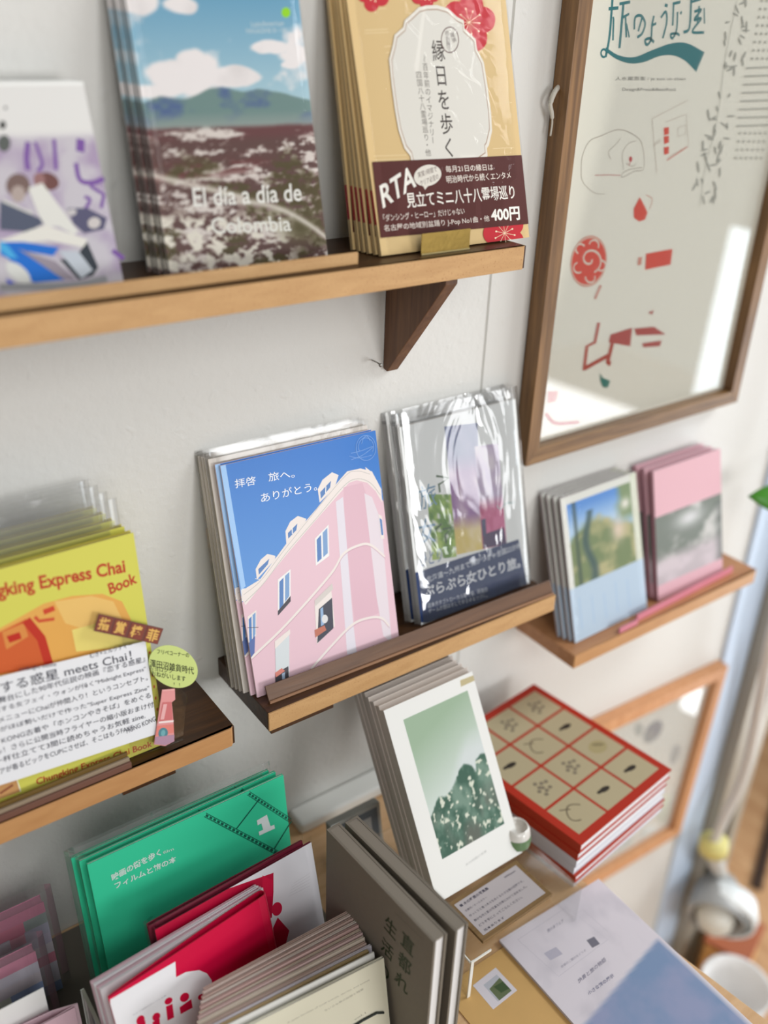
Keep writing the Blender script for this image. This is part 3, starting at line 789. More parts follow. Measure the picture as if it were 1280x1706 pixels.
A.text('北海道〜九州まで気がつきゃ全国22か所', (300, 1225), (818, 1032), (294, 1190), (220, 224, 230), 0.008); A.text('ぷらぷら女ひとり旅。', (286, 1310), (812, 1140), (276, 1240), (232, 234, 238), 0.02)
A.text('日本ガタゴトローカル線で宿、民宿泊', (308, 1362), (630, 1270), (304, 1335), (214, 218, 226), 0.006); A.text('ゲームの旅はそしてゆるゆるつづく。', (310, 1392), (630, 1302), (306, 1366), (214, 218, 226), 0.006)
sv = book('book', 'watercolour cover book with navy band in a crinkled clear sleeve, front of its pair', 'book', **Sv, t=0.005, cover=mat('white_cover', (222, 220, 214), 0.5), art=A, pages=PAPER, sleeve=SHINY, sl=(0.0055, 0.0055, 0.012), group='sleeved watercolour books')
sv2 = copy_tree(sv); sv2['label'] = 'crinkled sleeved watercolour book, rear one of the pair on the middle shelf'
sv2.location = (0.4745 - 0.005, -0.0525, -0.512 + H + 0.0014); sv2.rotation_euler = (-0.245, 0, 0.012)

# ================================================================== left shelf: yellow chai books
Ch = dict(x=0.0545, y=-0.0800, z=-0.511, yaw=0.0, lean=0.13, w=0.1515, h=0.1800)
ZC = zoom(0, 800, 2.752)
A = art_for(**Ch); A.T = ZC; A.fill((212, 208, 92))
A.text('Chungking Express Chai', (-190, 600), (580, 444), (-207, 516), (186, 66, 40), 0.03); A.text('Book', (506, 530), (632, 474), (492, 480), (186, 66, 40), 0.03)
A.poly([(-100, 740), (60, 650), (200, 570), (330, 535), (470, 525), (560, 560), (600, 640), (640, 900), (-100, 900)], (226, 168, 84))
A.poly([(250, 560), (420, 535), (520, 560), (560, 640), (430, 700), (300, 660)], (232, 190, 110))
A.poly([(-60, 730), (20, 690), (120, 640), (160, 660), (210, 760), (240, 860), (-60, 900)], (206, 96, 48)); A.poly([(10, 700), (110, 660), (130, 720), (30, 780)], (216, 140, 70)); A.poly([(30, 720), (90, 700), (100, 730), (45, 750)], (190, 44, 30))
A.line([(120, 645), (190, 730), (225, 850)], .006, (190, 52, 34)); A.line([(200, 610), (250, 590)], .004, (204, 70, 44)); A.line([(160, 630), (180, 650), (250, 640)], .0025, (204, 84, 50))
A.poly([(330, 690), (520, 640), (620, 700), (640, 760), (350, 790)], (232, 214, 120))
A.text('Chungking Express Chai Book', (170, 1410), (700, 1232), (164, 1372), (186, 62, 48), 0.022)
A.poly([(-40, 1390), (70, 1350), (95, 1430), (-40, 1480)], (200, 150, 96)); A.line([(0, 1440), (60, 1400)], .002, (150, 90, 60)); A.line([(-40, 1390), (70, 1350), (95, 1430)], .0008, (240, 236, 210))
for k in range(9): A.ellipse((672 + k * 7, 690 + k * 52), (676 + k * 7, 690 + k * 52), (672 + k * 7, 698 + k * 52), (204, 84, 50), 10)
ch = book('book', 'yellow chai book with red lettering, front of its stack on the left shelf', 'book', **Ch, t=0.006, cover=mat('yellow_cover', (208, 196, 74), 0.45), art=A, pages=mat('yellowed_pages', (198, 182, 96), 0.6), group='yellow chai books')
stk = stack(ch, [f'yellow chai book in clear sleeve, {ORD[i]} from the front on the left shelf' for i in range(4)], -0.038, -0.014, dx=-0.010, dz=0.004, h=0.18, t=0.006)
FLAP = film('stiff_bag_flap', 0.05, 0.06, 0.8, 5, edge=0.7, wdist=0.008, stretch=(3, 1, 0.3), haze=0.04)
for c in stk: add_sleeve(c, 0.148, 0.18, 0.006, FLAP, (0.002, 0.002, 0.022))

# handmade sign fixed in front of the chai book
pp = dict(x=0.0545, y=-0.0835, z=-0.511, yaw=0.0, lean=0.13, w=0.25, h=0.19)
sign = thing('handwritten_sign', 'handwritten white note with green oval and bottle cutouts taped before chai books', 'sign', (pp['x'], pp['y'], pp['z']), (-pp['lean'], 0, 0))
def cut_sheet(name, pts, col, lift, th=0.0004, tf=ZC, mt_=None):
    B = art_for(**pp); B.T = tf; q = [B.at(p) for p in pts]
    o = prism(name, q, 'Y', -lift - th, -lift, mt_ or mat(name + '_stock', col, 0.55), sign)
    return o
cut_sheet('note_card', [(-260, 960), (665, 735), (720, 1160), (80, 1370), (-240, 1470)], (232, 233, 236), 0.0006)
B = art_for(**pp); B.T = ZC
INK = (66, 66, 78)
LN = [('むぎ×ミルクティー', (412, 806), (606, 752), 26, 0), ('恋する惑星 meets Chai！', (-70, 985), (604, 812), 58, .012), ('midnight movie', (90, 870), (258, 846), 26, 0),
      ('香港を舞台にした90年代伝説の映画『恋する惑星』', (-120, 1046), (664, 822), 34, .004), ('劇中の恋する女フェイ・ウォンが働く"Midnight Express"', (-140, 1095), (668, 866), 32, .003),
      ('その店のメニューにChaiが仲間入り！というコンセプト。', (-150, 1145), (676, 906), 32, .003), ('Chai好きがほぼ勢いだけで作った"Super Express Zine"', (-150, 1190), (684, 954), 32, .003),
      ('HONG KONG古着や「ホンコンやきそば」をめぐる', (-120, 1236), (690, 986), 32, .003), ('コラムも！さらに公開当時フライヤーの縮小版おまけ付', (-130, 1282), (704, 1028), 32, .003),
      ('Chai一杯仕立てて3間に読めちゃうお気軽 zine.', (-100, 1318), (665, 1080), 32, .003), ('アジアが香るピックをCUPにさせば、そこはもうFAKE', (-60, 1358), (610, 1132), 32, .003), ('HONG KONG', (580, 1150), (712, 1092), 24, .003)]
for s_, a, b, hh, bo in LN:
    a = (a[0], a[1] + 8); b = (b[0], b[1] + 8)
    B.text(s_, a, b, (a[0] - hh * 0.2, a[1] - hh * 0.86), INK, bo * 0.3)
B.build('ink_lettering', [k for k in COL.objects if k.parent == sign and k.name.startswith('note_card')][0], PR, lift=0.0011)
oval = [(790 + 112 * math.cos(a) + 4 * math.sin(a), 850 + 96 * math.sin(a) + 18 * math.cos(a)) for a in np.linspace(0, 2 * math.pi, 36, endpoint=False)]
ov = cut_sheet('oval_tag', oval, (200, 214, 128), 0.0016)
B = art_for(**pp); B.T = ZC
for s_, a, b, hh in (('フリペコーナーの', (715, 790), (862, 808), 24), ('澤田沼雑貨時代', (682, 850), (884, 886), 42), ('もヨロシク', (680, 866), (786, 880), 26), ('おねがいします', (690, 892), (846, 918), 30), ('！！', (792, 934), (820, 938), 14)):
    B.text(s_, a, b, (a[0], a[1] - hh * .85), (40, 44, 36), 0.003)
B.build('ink_lettering', ov, PR, lift=0.0021)
tl = cut_sheet('tile_tag', [(446, 606), (742, 674), (716, 746), (424, 684)], (110, 56, 46), 0.0026)
B = art_for(**pp); B.T = ZC
for k, chx in enumerate('指賞棒菲'):
    f0 = k / 4 + 0.02; f1 = (k + 1) / 4 - 0.02
    pt = lambda f, g: (446 + 296 * f + (-24 + 0 * f) * g, 606 + 68 * f + 75 * g)
    B.poly([pt(f0, .06), pt(f1, .06), pt(f1, .94), pt(f0, .94)], (134, 70, 56), clip=False)
    B.text(chx, pt(f0 + .02, .88), pt(f1 - .02, .86), pt(f0 + .02, .14), (222, 178, 96), 0.03)
B.build('gold_lettering', tl, PR, lift=0.0031)
bt = cut_sheet('bottle_tag', [(738, 955), (796, 950), (798, 1000), (782, 1012), (790, 1100), (794, 1190), (752, 1212), (700, 1205), (712, 1130), (720, 1080), (730, 1010), (732, 1000)], (226, 150, 148), 0.0020)
B = art_for(**pp); B.T = ZC
B.poly([(740, 1012), (780, 1010), (786, 1090), (724, 1100)], (206, 116, 116), clip=False); B.line([(752, 1020), (738, 1090)], .003, (230, 176, 174)); B.line([(722, 1104), (790, 1098)], .0016, (244, 226, 222))
B.poly([(714, 1120), (790, 1112), (792, 1150), (708, 1165)], (224, 132, 122), clip=False); B.ellipse((742, 1152), (764, 1150), (742, 1176), (84, 134, 144)); B.ellipse((742, 1152), (752, 1150), (742, 1166), (116, 170, 176)); B.poly([(706, 1170), (794, 1160), (792, 1190), (752, 1208), (703, 1202)], (178, 140, 160), clip=False); B.line([(738, 958), (794, 954)], .0012, (238, 176, 172))
B.build('bottle_print', bt, PR, lift=0.0025)
o = cut_sheet('clear_backing', [(560, 640), (800, 930), (858, 985), (838, 1190), (600, 1275), (560, 900)], (255, 255, 255), 0.0001, 0.0002, mt_=film('clear_sheet', 0.08, 0.07, 0.1, 20, tint=(0.97, 0.97, 0.95)))

# ================================================================== right shelf
Fo = dict(x=0.6854, y=-0.0762, z=-0.607, yaw=0.021, lean=0.30, w=0.1231, h=0.1659)
A = art_for(**Fo)
def forest(u, v):
    n = fbm(u * 5, v * 6, 9, 4)
    c = mixc(np.array([172., 198, 222]) + 0 * u[..., None], np.array([96., 142, 204]), (v - .7) * 4)
    g = mixc(np.array([120., 134, 96]) + 0 * u[..., None], np.array([176., 170, 128]), np.clip((n - .4) * 4, 0, 1))
    edge = np.clip((0.68 + 0.1 * np.sin(u * 5) + (n - .5) * .25 - v) * 12, 0, 1); c = mixc(c, g, edge)
    c = mixc(c, np.array([72., 92, 92]), np.clip(1.2 - np.abs(u - .27 - .05 * np.sin(v * 9)) / (.05 + .03 * (1 - v)), 0, 1) * (v < .85) * .9)
    c = mixc(c, np.array([70., 84, 78]), np.clip(1.2 - np.abs(u - .1) / .035, 0, 1) * .8)
    c = mixc(c, np.array([128., 146, 110]), np.clip((u - .68 + (n - .5) * .2) * 10, 0, 1) * np.clip((v - .55) * 8, 0, 1))
    c = mixc(c, np.array([214., 196, 176]), np.exp(-((u - .72) / .1) ** 2 - ((v - .52) / .12) ** 2))
    return mixc(c, np.array([226., 222, 212]), np.exp(-((u - .86) / .07) ** 2 - ((v - .78) / .06) ** 2))
A.fill((214, 214, 206)); A.raster(50, 60, forest, 0.008, 0.055, 0.1161, 0.157)
A.rect(0, 0, 0.1231, 0.0625, (184, 202, 218)); A.rect(0.112, 0.0625, 0.1231, 0.1659, (206, 208, 190))
for k in range(5): A.rect(0.012 + k * .02, .012, .014 + k * .02, .05 - .004 * (k % 3), (170, 194, 218))
fo = book('book', 'forest photo book with pale blue band, front copy on the right shelf', 'book', **Fo, t=0.003, cover=mat('mauve_cover', (170, 158, 160), 0.5), art=A, group='forest photo books', sleeve=CLEAR, sl=(0.001, 0.001, 0.003))
stack(fo, [f'forest photo book with blue band, {ORD[i]} from the front on right shelf' for i in range(3)], -0.0575, -0.0055, dx=-0.007, h=0.1659, t=0.003)
Pk = dict(x=0.8308, y=-0.0716, z=-0.607, yaw=0.0, lean=0.255, w=0.1240, h=0.1600)
A = art_for(**Pk); A.fill((216, 172, 180))
def lake(u, v):
    n = fbm(u * 5, v * 5, 19, 4)
    c = mixc(np.array([118., 124, 116]) + 0 * u[..., None], np.array([196., 194, 190]), np.clip((n - .42) * 5, 0, 1))
    c = mixc(c, np.array([206., 206, 206]), np.exp(-((u - .5) / .2) ** 2 - ((v - .82) / .12) ** 2))
    c = mixc(c, np.array([200., 186, 192]), np.clip((.45 - v) * 5, 0, .8))
    return mixc(c, np.array([92., 96, 92]), np.clip((u - .86) * 8, 0, 1) * (v < .9) * .7)
A.raster(40, 40, lake, 0.0, 0.019, 0.124, 0.104)
pk = book('book', 'pink book with grey photo panel, front copy at right end of right shelf', 'book', **Pk, t=0.006, cover=mat('dusty_pink_cover', (186, 138, 150), 0.5), art=A, pages=mat('pinkish_pages', (206, 180, 186), 0.6), group='pink photo books')
stack(pk, [f'pink book with grey photo, {ORD[i]} from the front on right shelf' for i in range(2)], -0.0555, -0.010, dx=-0.004, dz=0.001, h=0.16, t=0.006)

# ================================================================== wooden framed poster
FRAME = wood('walnut_frame', (96, 66, 36), (146, 108, 66), 0.45, (2.5, 45, 45), 'Z'); FRAMEH = wood('walnut_frame_rail', (96, 66, 36), (146, 110, 68), 0.45, (2.5, 45, 45), 'X')
def picture_frame(name, label, x0, x1, z0, z1, bar, d, mv, mh, paint, glass, rot=0.0):
    r = thing(name, label, 'picture frame', (x0, 0, z0), (0, rot, 0)); w, h = x1 - x0, z1 - z0
    def bar_(nm, pts, mm):
        prism(nm, pts, 'Y', -d, -0.0008, mm, r, 0.0006)
    bar_('side_bar', [(0, 0), (bar, bar), (bar, h - bar), (0, h)], mv); bar_('side_bar', [(w, 0), (w, h), (w - bar, h - bar), (w - bar, bar)], mv)
    bar_('bottom_bar', [(0, 0), (w, 0), (w - bar, bar), (bar, bar)], mh); bar_('top_bar', [(0, h), (bar, h - bar), (w - bar, h - bar), (w, h)], mh)
    gy = d * 0.5
    paint.build('poster_print', r, PR)
    for o in [k for k in COL.objects if k.parent == r and k.name.startswith('poster_print')]: o.location = (bar * 0.8, -gy + 0.003, bar * 0.8)
    box('backing_board', (bar * 0.6, w - bar * 0.6, -gy + 0.004, -gy + 0.007, bar * 0.6, h - bar * 0.6), mat('backing_board', (150, 128, 100), 0.8), r)
    box('glass_pane', (bar * 0.9, w - bar * 0.9, -gy - 0.001, -gy, bar * 0.9, h - bar * 0.9), glass, r)
    return r
GLASS = film('picture_glass', 0.0, 0.008, edge=0.42, tint=(1.0, 1.0, 1.0))
fx0, fx1, fz0, fz1, bar, fd = 0.6345, 0.9870, -0.4005, 0.16, 0.0165, 0.02
A = Art((fx0 + bar * 0.8, -0.007, fz0 + bar * 0.8), (1, 0, 0), (0, 0, 1), fx1 - fx0 - bar * 1.6, fz1 - fz0 - bar * 1.6)
A.fill((240, 238, 222)); ZF = zoom(860, 0, 3.048); A.T = ZF
TEAL, RED, LINE, GLY = (38, 118, 122), (222, 70, 46), (176, 166, 150), (150, 150, 138)
# teal hand-drawn lettering
for P, wd in ((((490, -10), (475, 180), (455, 290)), .0028), (((470, 45), (520, 40)), .0026), (((495, 95), (492, 205)), .0022), (((490, 95), (498, 90)), .0022), (((545, 20), (525, 245)), .0030), (((525, 20), (580, 10)), .0024), (((540, 90), (575, 70)), .0022), (((555, 80), (560, 190)), .0022), (((560, 120), (575, 190)), .0018),
              (((600, 150), (605, 90), (635, 80), (655, 120), (640, 170), (615, 190)), .0024), (((640, 90), (620, 160)), .0022), (((700, 80), (690, 130), (685, 200), (665, 228), (655, 205), (680, 195), (700, 215)), .0024), (((690, 130), (712, 118)), .0022),
              (((735, 90), (760, 60), (765, 110), (745, 195)), .0024), (((755, 25), (770, 30)), .0026), (((800, 20), (795, 130)), .0024), (((795, 20), (835, 10)), .0024), (((820, 60), (815, 150), (795, 195), (785, 175), (815, 170), (830, 180)), .0022), (((835, 60), (840, 70)), .0026),
              (((890, -5), (880, 140), (850, 165)), .0028), (((890, 10), (940, -5)), .0022), (((905, 60), (940, 50), (905, 100), (940, 95), (895, 160), (955, 165)), .0024), (((930, 30), (920, 120)), .0022), (((955, 40), (957, 120)), .0018)):
    A.line(P, wd, TEAL, curve=len(P) > 2)
A.line([(445 + 14 * math.cos(a), 270 + 20 * math.sin(a)) for a in np.linspace(0, 6.3, 16)], .0018, TEAL)
sw = smooth_curve([(455, 240), (520, 280), (600, 290), (690, 255), (790, 220), (870, 220), (957, 265)], 6); sw2 = smooth_curve([(915, 365), (860, 310), (800, 282), (730, 285), (650, 315), (580, 322), (510, 300), (455, 262)], 6)
A.poly([tuple(p) for p in sw] + [tuple(p) for p in sw2], TEAL)
A.text('人水案思案 / je suis un chien', (502, 412), (860, 412), (504, 388), (104, 104, 96)); A.text('Design&Press&iBeauRock', (538, 466), (812, 466), (540, 446), (100, 100, 92))
A.line([(330, 900), (335, 800), (370, 720), (430, 690), (520, 658), (590, 680), (635, 720), (650, 800), (645, 860), (600, 870), (540, 900), (540, 880), (580, 860), (640, 850)], .0007, LINE, curve=True)
A.line([(545, 860), (540, 780), (570, 730), (610, 715)], .0006, LINE, curve=True); A.line([(480, 810), (470, 770), (510, 730), (530, 700)], .0006, LINE, curve=True); A.line([(330, 900), (350, 940), (400, 980), (450, 985)], .0005, LINE, curve=True); A.line([(400, 890), (470, 888), (530, 890)], .0008, (206, 150, 140)); A.line([(560, 830), (590, 845), (610, 830)], .0006, LINE, curve=True)
A.ellipse((582, 808), (590, 806), (583, 822), (196, 54, 60)); A.line([(582, 815), (573, 842)], .0008, (196, 54, 60))
for P in ([(695, 600), (870, 510)], [(690, 600), (700, 720), (715, 880)], [(760, 620), (865, 580), (875, 740), (770, 800)], [(820, 650), (860, 635), (860, 680), (822, 694), (820, 650)], [(695, 740), (730, 705), (735, 715), (700, 740)]): A.line(P, .0006, (196, 180, 164))
A.line([(765, 815), (870, 745)], .0012, (216, 120, 100))
for y0 in (646, 690, 745): A.poly([(750, y0 + 4), (776, y0 - 2), (776, y0 + 34), (752, y0 + 42)], RED)
A.poly([(628, 1000), (650, 1040), (668, 1080), (655, 1115), (625, 1125), (598, 1105), (597, 1060)], RED); A.line([(660, 990), (690, 1010), (680, 1060)], .0008, (214, 150, 130), curve=True)
A.T = zoom(860, 380, 3.048)
A.ellipse((370, 170), (462, 160), (365, 300), (222, 176, 156)); A.ellipse((370, 170), (455, 160), (365, 285), RED)
A.line([(375 + (8 + 7.5 * a) * math.cos(a), 160 + (8 + 8 * a) * math.sin(a)) for a in np.linspace(0, 7.5, 50)], .0022, (226, 208, 190))
for a in (0.3, 1.5, 2.7, 3.9, 5.1):
    cx, cy = 372 + 62 * math.cos(a), 165 + 85 * math.sin(a); A.line([(cx + 24 * math.cos(b), cy + 26 * math.sin(b)) for b in np.linspace(a - 1.8, a + 1.8, 14)], .0018, (226, 208, 190))
A.poly([(660, 130), (795, 105), (785, 185), (655, 212)], RED); A.poly([(620, 150), (640, 145), (636, 185), (616, 190)], (214, 140, 120))
RD2 = (178, 66, 54)
A.poly([(480, 540), (590, 505), (580, 600), (470, 580)], RD2); A.poly([(600, 510), (700, 500), (760, 540), (610, 545)], RD2); A.poly([(640, 585), (740, 570), (730, 600), (645, 605)], RD2)
A.line([(345, 720), (360, 600), (400, 580), (420, 480)], .005, (190, 96, 84)); A.line([(345, 715), (480, 640)], .005, RD2); A.line([(490, 580), (465, 680), (480, 690)], .006, RD2); A.line([(430, 290), (400, 360)], .004, (216, 160, 144)); A.poly([(670, 430), (700, 415), (690, 440)], RD2)
A.poly([(425, 735), (440, 760), (478, 775), (465, 810), (440, 808), (428, 775)], (22, 120, 108))
A.poly([(160, 830), (215, 825), (200, 880), (160, 890)], (206, 120, 112)); A.line([(150, 940), (200, 990), (320, 985)], .004, (190, 70, 66), curve=True)
A.T = ZF
rs = random.Random(5)
for k in range(62):                         # pale leaf garland down the right of the poster
    f = rs.random(); yy = -20 + f * 1050; xx = 1160 - f * 215 + rs.uniform(-60, 60); a = rs.uniform(1.1, 2.2) if rs.random() < .7 else rs.uniform(-.5, .6); L = rs.uniform(14, 32)
    A.ellipse((xx, yy), (xx + L * math.cos(a) * .8, yy + L * math.sin(a)), (xx + 5 * math.sin(a), yy - 5 * math.cos(a)), (172, 172, 160), 10)
A.line([(1120, 0), (1060, 300), (1020, 600), (960, 850), (930, 1050)], .0006, (176, 176, 164), curve=True)
for k in range(20):
    yy = 10 + k * 42; x0 = 1250 - k * 7
    if 330 < yy < 660: A.line([(x0 - 30, yy), (1300, yy - 6)], .0013, (176, 176, 164))
    else:
        for j in range(6): A.rect(*(lambda p: (p[0], p[1], p[0] + .003, p[1] + .0022))(A.at((x0 + j * 26 - 10, yy))), (176, 176, 164))
picture_frame('framed_poster', 'large walnut framed poster with teal lettering behind reflective glass', fx0, fx1, fz0, fz1, bar, fd, FRAME, FRAMEH, A, GLASS)
st = thing('hanging_string', 'white string end poking out beside the left edge of the framed poster', 'string', (0.632, -0.004, -0.055))
tube('cord', smooth_curve([(0.006, -0.002, 0.008), (-0.002, -0.004, 0.003), (-0.0065, -0.005, -0.006), (-0.0035, -0.005, -0.014), (-0.001, -0.004, -0.022), (-0.0015, -0.004, -0.032)], 5), [0.0022] * 10 + [0.0017] * 8 + [0.0008] * 8, mat('white_cord', (214, 210, 198), 0.8, bump=0.6, bscale=900), st)
# small framed picture hanging low
ORANGE = wood('orange_wood', (196, 138, 92), (214, 160, 116), 0.45, (2.5, 45, 45), 'Z')
lx0, lx1, lz0, lz1 = 0.800, 1.102, -1.178, -0.836
A = Art((lx0 + .0152, -0.006, lz0 + .0152), (1, 0, 0), (0, 0, 1), lx1 - lx0 - .0304, lz1 - lz0 - .0304); A.fill((236, 244, 240))
A.T = zoom(980, 1090, 4.161)
for c, a, b, cl in (((410, 520), (470, 455), (440, 560), (150, 164, 176)), ((380, 560), (420, 540), (390, 600), (164, 178, 184)), ((580, 660), (610, 600), (600, 690), (186, 198, 202)), ((300, 520), (330, 500), (310, 560), (186, 200, 200))): A.ellipse(c, a, b, cl)
picture_frame('framed_print', 'small orange wood framed pale print on the wall below the right shelf', lx0, lx1, lz0, lz1, 0.019, 0.02, ORANGE, ORANGE, A, GLASS, rot=0.06)

# ================================================================== on the counter
ZCT = -0.75
# ---- clear riser, card, tree books
ACR = film('acrylic', 0.02, 0.015, edge=0.35, tint=(0.995, 1.0, 0.997)); ACE = mat('polished_acrylic_edge', (232, 234, 228), 0.2, coat=0.5)
rz = -0.7485
ri = thing('acrylic_riser', 'low clear acrylic riser carrying the tree books and the brown card', 'riser', (0.384, -0.263, rz))
RW, RD_, RH = 0.134, 0.158, 0.0468
box('top_plate', (0, RW, 0, RD_, RH - 0.0025, RH), ACR, ri)
box('side_plate', (0, 0.0025, 0, RD_, 0, RH - 0.0027), ACR, ri); box('side_plate', (RW - 0.0025, RW, 0, RD_, 0, RH - 0.0027), ACR, ri)
box('polished_edge', (-0.0006, 0.0026, -0.0012, -0.0001, 0, RH + 0.0004), ACE, ri); box('polished_edge', (0.0028, 0.022, -0.0012, -0.0001, RH - 0.0022, RH), ACE, ri)
box('polished_edge', (-0.0012, -0.0001, 0.0002, RD_, RH - 0.0022, RH), ACE, ri)
zr_ = rz + RH + 0.0002
Wb = dict(x=0.3953, y=-0.2035, z=zr_, yaw=0.0, lean=0.533, w=0.1030, h=0.1805)
A = art_for(**Wb); A.fill((226, 225, 220)); A.T = zoom(560, 1080, 3.709)
tq = [A.at(p) for p in ((655, 1325), (1028, 1100), (822, 275), (415, 455))]
tx0, tx1, ty0, ty1 = (tq[0][0] + tq[3][0]) / 2, (tq[1][0] + tq[2][0]) / 2, (tq[0][1] + tq[1][1]) / 2, (tq[2][1] + tq[3][1]) / 2
def tree(u, v):
    n = fbm(u * 7, v * 9, 33, 5)
    sky = mixc(np.array([196., 206, 198]) + 0 * u[..., None], np.array([150., 172, 146]), (v - .45) * 2.2 + (0.5 - u) * .5)
    sky = mixc(sky, np.array([202., 208, 206]), np.clip((u - .55 - (v - .6) * 1.2) * 6, 0, 1) * np.clip((.75 - v) * 6, 0, 1))
    m_ = np.zeros_like(u); e_ = (fbm(u * 11, v * 15, 61, 4) - .5) * .9
    for cx_, cy_, rx_, ry_ in ((.22, .26, .22, .13), (.10, .20, .13, .09), (.42, .29, .20, .12), (.66, .43, .13, .10), (.58, .30, .24, .17), (.94, .42, .15, .11), (.86, .27, .26, .18), (.50, .10, .62, .20)):
        m_ = np.maximum(m_, 1.15 - ((u - cx_) / rx_) ** 2 - ((v - cy_) / ry_) ** 2 + e_)
    g = mixc(np.array([58., 92, 76]) + 0 * u[..., None], np.array([112., 138, 122]), np.clip((n - .4) * 3.5, 0, 1)); g = mixc(g, np.array([92., 98, 88]), np.clip((fbm(u * 4, v * 3, 7, 3) - .42) * 5, 0, 1) * np.clip((.36 - v) * 6, 0, 1))
    g = mixc(g, np.array([206., 210, 192]), np.clip((fbm(u * 19, v * 26, 81, 3) - .56) * 30, 0, 1))
    return mixc(sky, g, np.clip(m_ * 5, 0, 1))
A.raster(80, 120, tree, tx0, ty0, tx1, ty1)
A.text('木の時間の写真', (800, 1365), (930, 1275), (796, 1348), (170, 170, 166)); A.poly([(765, 215), (855, 180), (858, 215), (770, 255)], (186, 172, 132))
wb = book('book', 'white book with green tree photo, front of its leaning stack on the acrylic riser', 'book', **Wb, t=0.0062, cover=mat('greyish_cover', (196, 184, 174), 0.6), art=A, pages=mat('greyish_pages', (206, 198, 190), 0.7), group='white tree photo books')
for i in range(6):
    c = copy_tree(wb); c.location = (0.3953 - 0.0006 * (i % 3), -0.2035 + 0.0074 * (i + 1), wb.location.z); c['label'] = f'white tree photo book, {ORD[i]} from the front of the leaning stack on the riser'
    for k_ in [k_ for k_ in COL.objects if k_.parent == c and k_.name.startswith('cover_print')]: bpy.data.objects.remove(k_)
es = thing('book_stand', 'clear acrylic stand propping the white tree books on the riser', 'book stand', (0.395, -0.1485, zr_), (0, 0, 0))
prism('back_rest', [(0, 0), (0.003, 0), (0.003 + 0.070, 0.12), (0.070, 0.12)], 'X', 0.004, 0.095, ACR, es)
prism('foot', [(0.0745, 0.1195), (0.0745, 0.117), (0.034, 0), (0.0315, 0)], 'X', 0.03, 0.07, ACR, es)
cd = thing('info_card', 'brown edged card with grey printed label lying on the acrylic riser', 'card', (0.4030, -0.2562, zr_), (0, 0, 0.023))
prism('card_board', [(0, 0), (0.0855, 0), (0.0855, 0.0478), (0.0, 0.0478)], 'Z', 0, 0.003, wood('card_brown', (110, 82, 44), (134, 104, 62), 0.6), cd, 0.0006)
B = Art((0.4030, -0.2562, zr_ + 0.003), (math.cos(.023), math.sin(.023), 0), (-math.sin(.023), math.cos(.023), 0), 0.0855, 0.0478)
B.rect(0.0045, 0.0045, 0.081, 0.0433, (184, 176, 178))
for k, (t_, L, hh, bo) in enumerate((('■ 木の時間の写真集', .034, .0032, .03), ('文庫判／オールカラー', .026, .0022, .01), ('ゆっくりと育つ木々をめぐる小さな旅の記録です。', .066, .0026, .01), ('静かな光と影の写真を四季にわけて収めました。', .064, .0026, .01), ('どうぞ手にとってごらんください。', .052, .0026, .01), ('見本あります', .024, .0024, .01))):
    yy = 0.0375 - k * 0.0062; B.text(t_, (0.008, yy), (0.008 + L, yy), (0.008, yy + hh), (74, 70, 84), bo, loc=True)
B.text('300yen', (0.062, 0.0375), (0.076, 0.0375), (0.062, 0.0397), (74, 70, 84), 0.02, loc=True)
lb = B.build('printed_label', cd, PR); lb.rotation_euler = (-math.pi / 2, 0, 0); lb.location = (0, 0, 0.003)
pot = thing('small_pot', 'tiny pale pot with green rim side beside the brown card', 'pot', (0.5015, -0.190, zr_))
lathe('body', [(0, 0), (0.011, 0), (0.0135, 0.004), (0.0145, 0.014), (0.0125, 0.022), (0.0105, 0.025), (0.0095, 0.025), (0.0105, 0.021), (0, 0.019)], mat('pale_glaze', (222, 218, 210), 0.15, coat=0.6), pot)
lathe('green_band', [(0.01475, 0.006), (0.0149, 0.012), (0.0142, 0.0165)], mat('green_glaze', (104, 132, 92), 0.25), pot)
sp = thing('small_photo_box', 'small clear fronted box with grey blue photo behind the grey books', 'photo box', (0.358, -0.098, ZCT + 0.0003), (-0.2, 0, 0))
box('case', (0, 0.058, 0, 0.010, 0, 0.066), mat('silver_card', (168, 170, 164), 0.35, metal=0.2), sp, 0.0015)
B = Art((0.358, -0.098, ZCT), (1, 0, 0), (0, math.sin(.2), math.cos(.2)), 0.058, 0.066)
B.rect(0.004, 0.004, 0.054, 0.062, (100, 108, 114)); B.rect(0.006, 0.008, 0.046, 0.054, (176, 178, 176)); B.ellipse((0.017, 0.044), (0.025, 0.044), (0.017, 0.048), (232, 230, 222), loc=True)
B.build('photo_print', sp, PRG)

# ---- flat papers
EX, EY = 0.3705, -0.452
en = thing('kraft_envelope', 'orange kraft envelope with a small photo sticker lying on the counter', 'envelope', (EX, EY, ZCT + 0.0002))
box('envelope_body', (0, 0.128, 0, 0.208, 0, 0.001), mat('kraft_paper', (210, 168, 104), 0.6, noise=0.08, nscale=40), en)
B = Art((EX, EY, ZCT + 0.0012), (1, 0, 0), (0, 1, 0), 0.128, 0.208)
s0 = [B.at(p) for p in ((788, 1642), (826, 1612), (862, 1650), (822, 1682))]
B.poly(s0, (222, 216, 222), loc=True)
sc_ = np.mean(s0, 0); f = lambda a, b: tuple(np.array(s0[0]) * (1 - a) * (1 - b) + np.array(s0[1]) * a * (1 - b) + np.array(s0[2]) * a * b + np.array(s0[3]) * (1 - a) * b)
B.poly([f(.28, .2), f(.86, .2), f(.86, .9), f(.28, .9)], (190, 192, 200), loc=True); B.poly([f(.34, .42), f(.86, .34), f(.86, .9), f(.34, .9)], (104, 116, 84), loc=True); B.poly([f(.5, .45), f(.86, .5), f(.86, .8), f(.55, .75)], (72, 92, 60), loc=True)
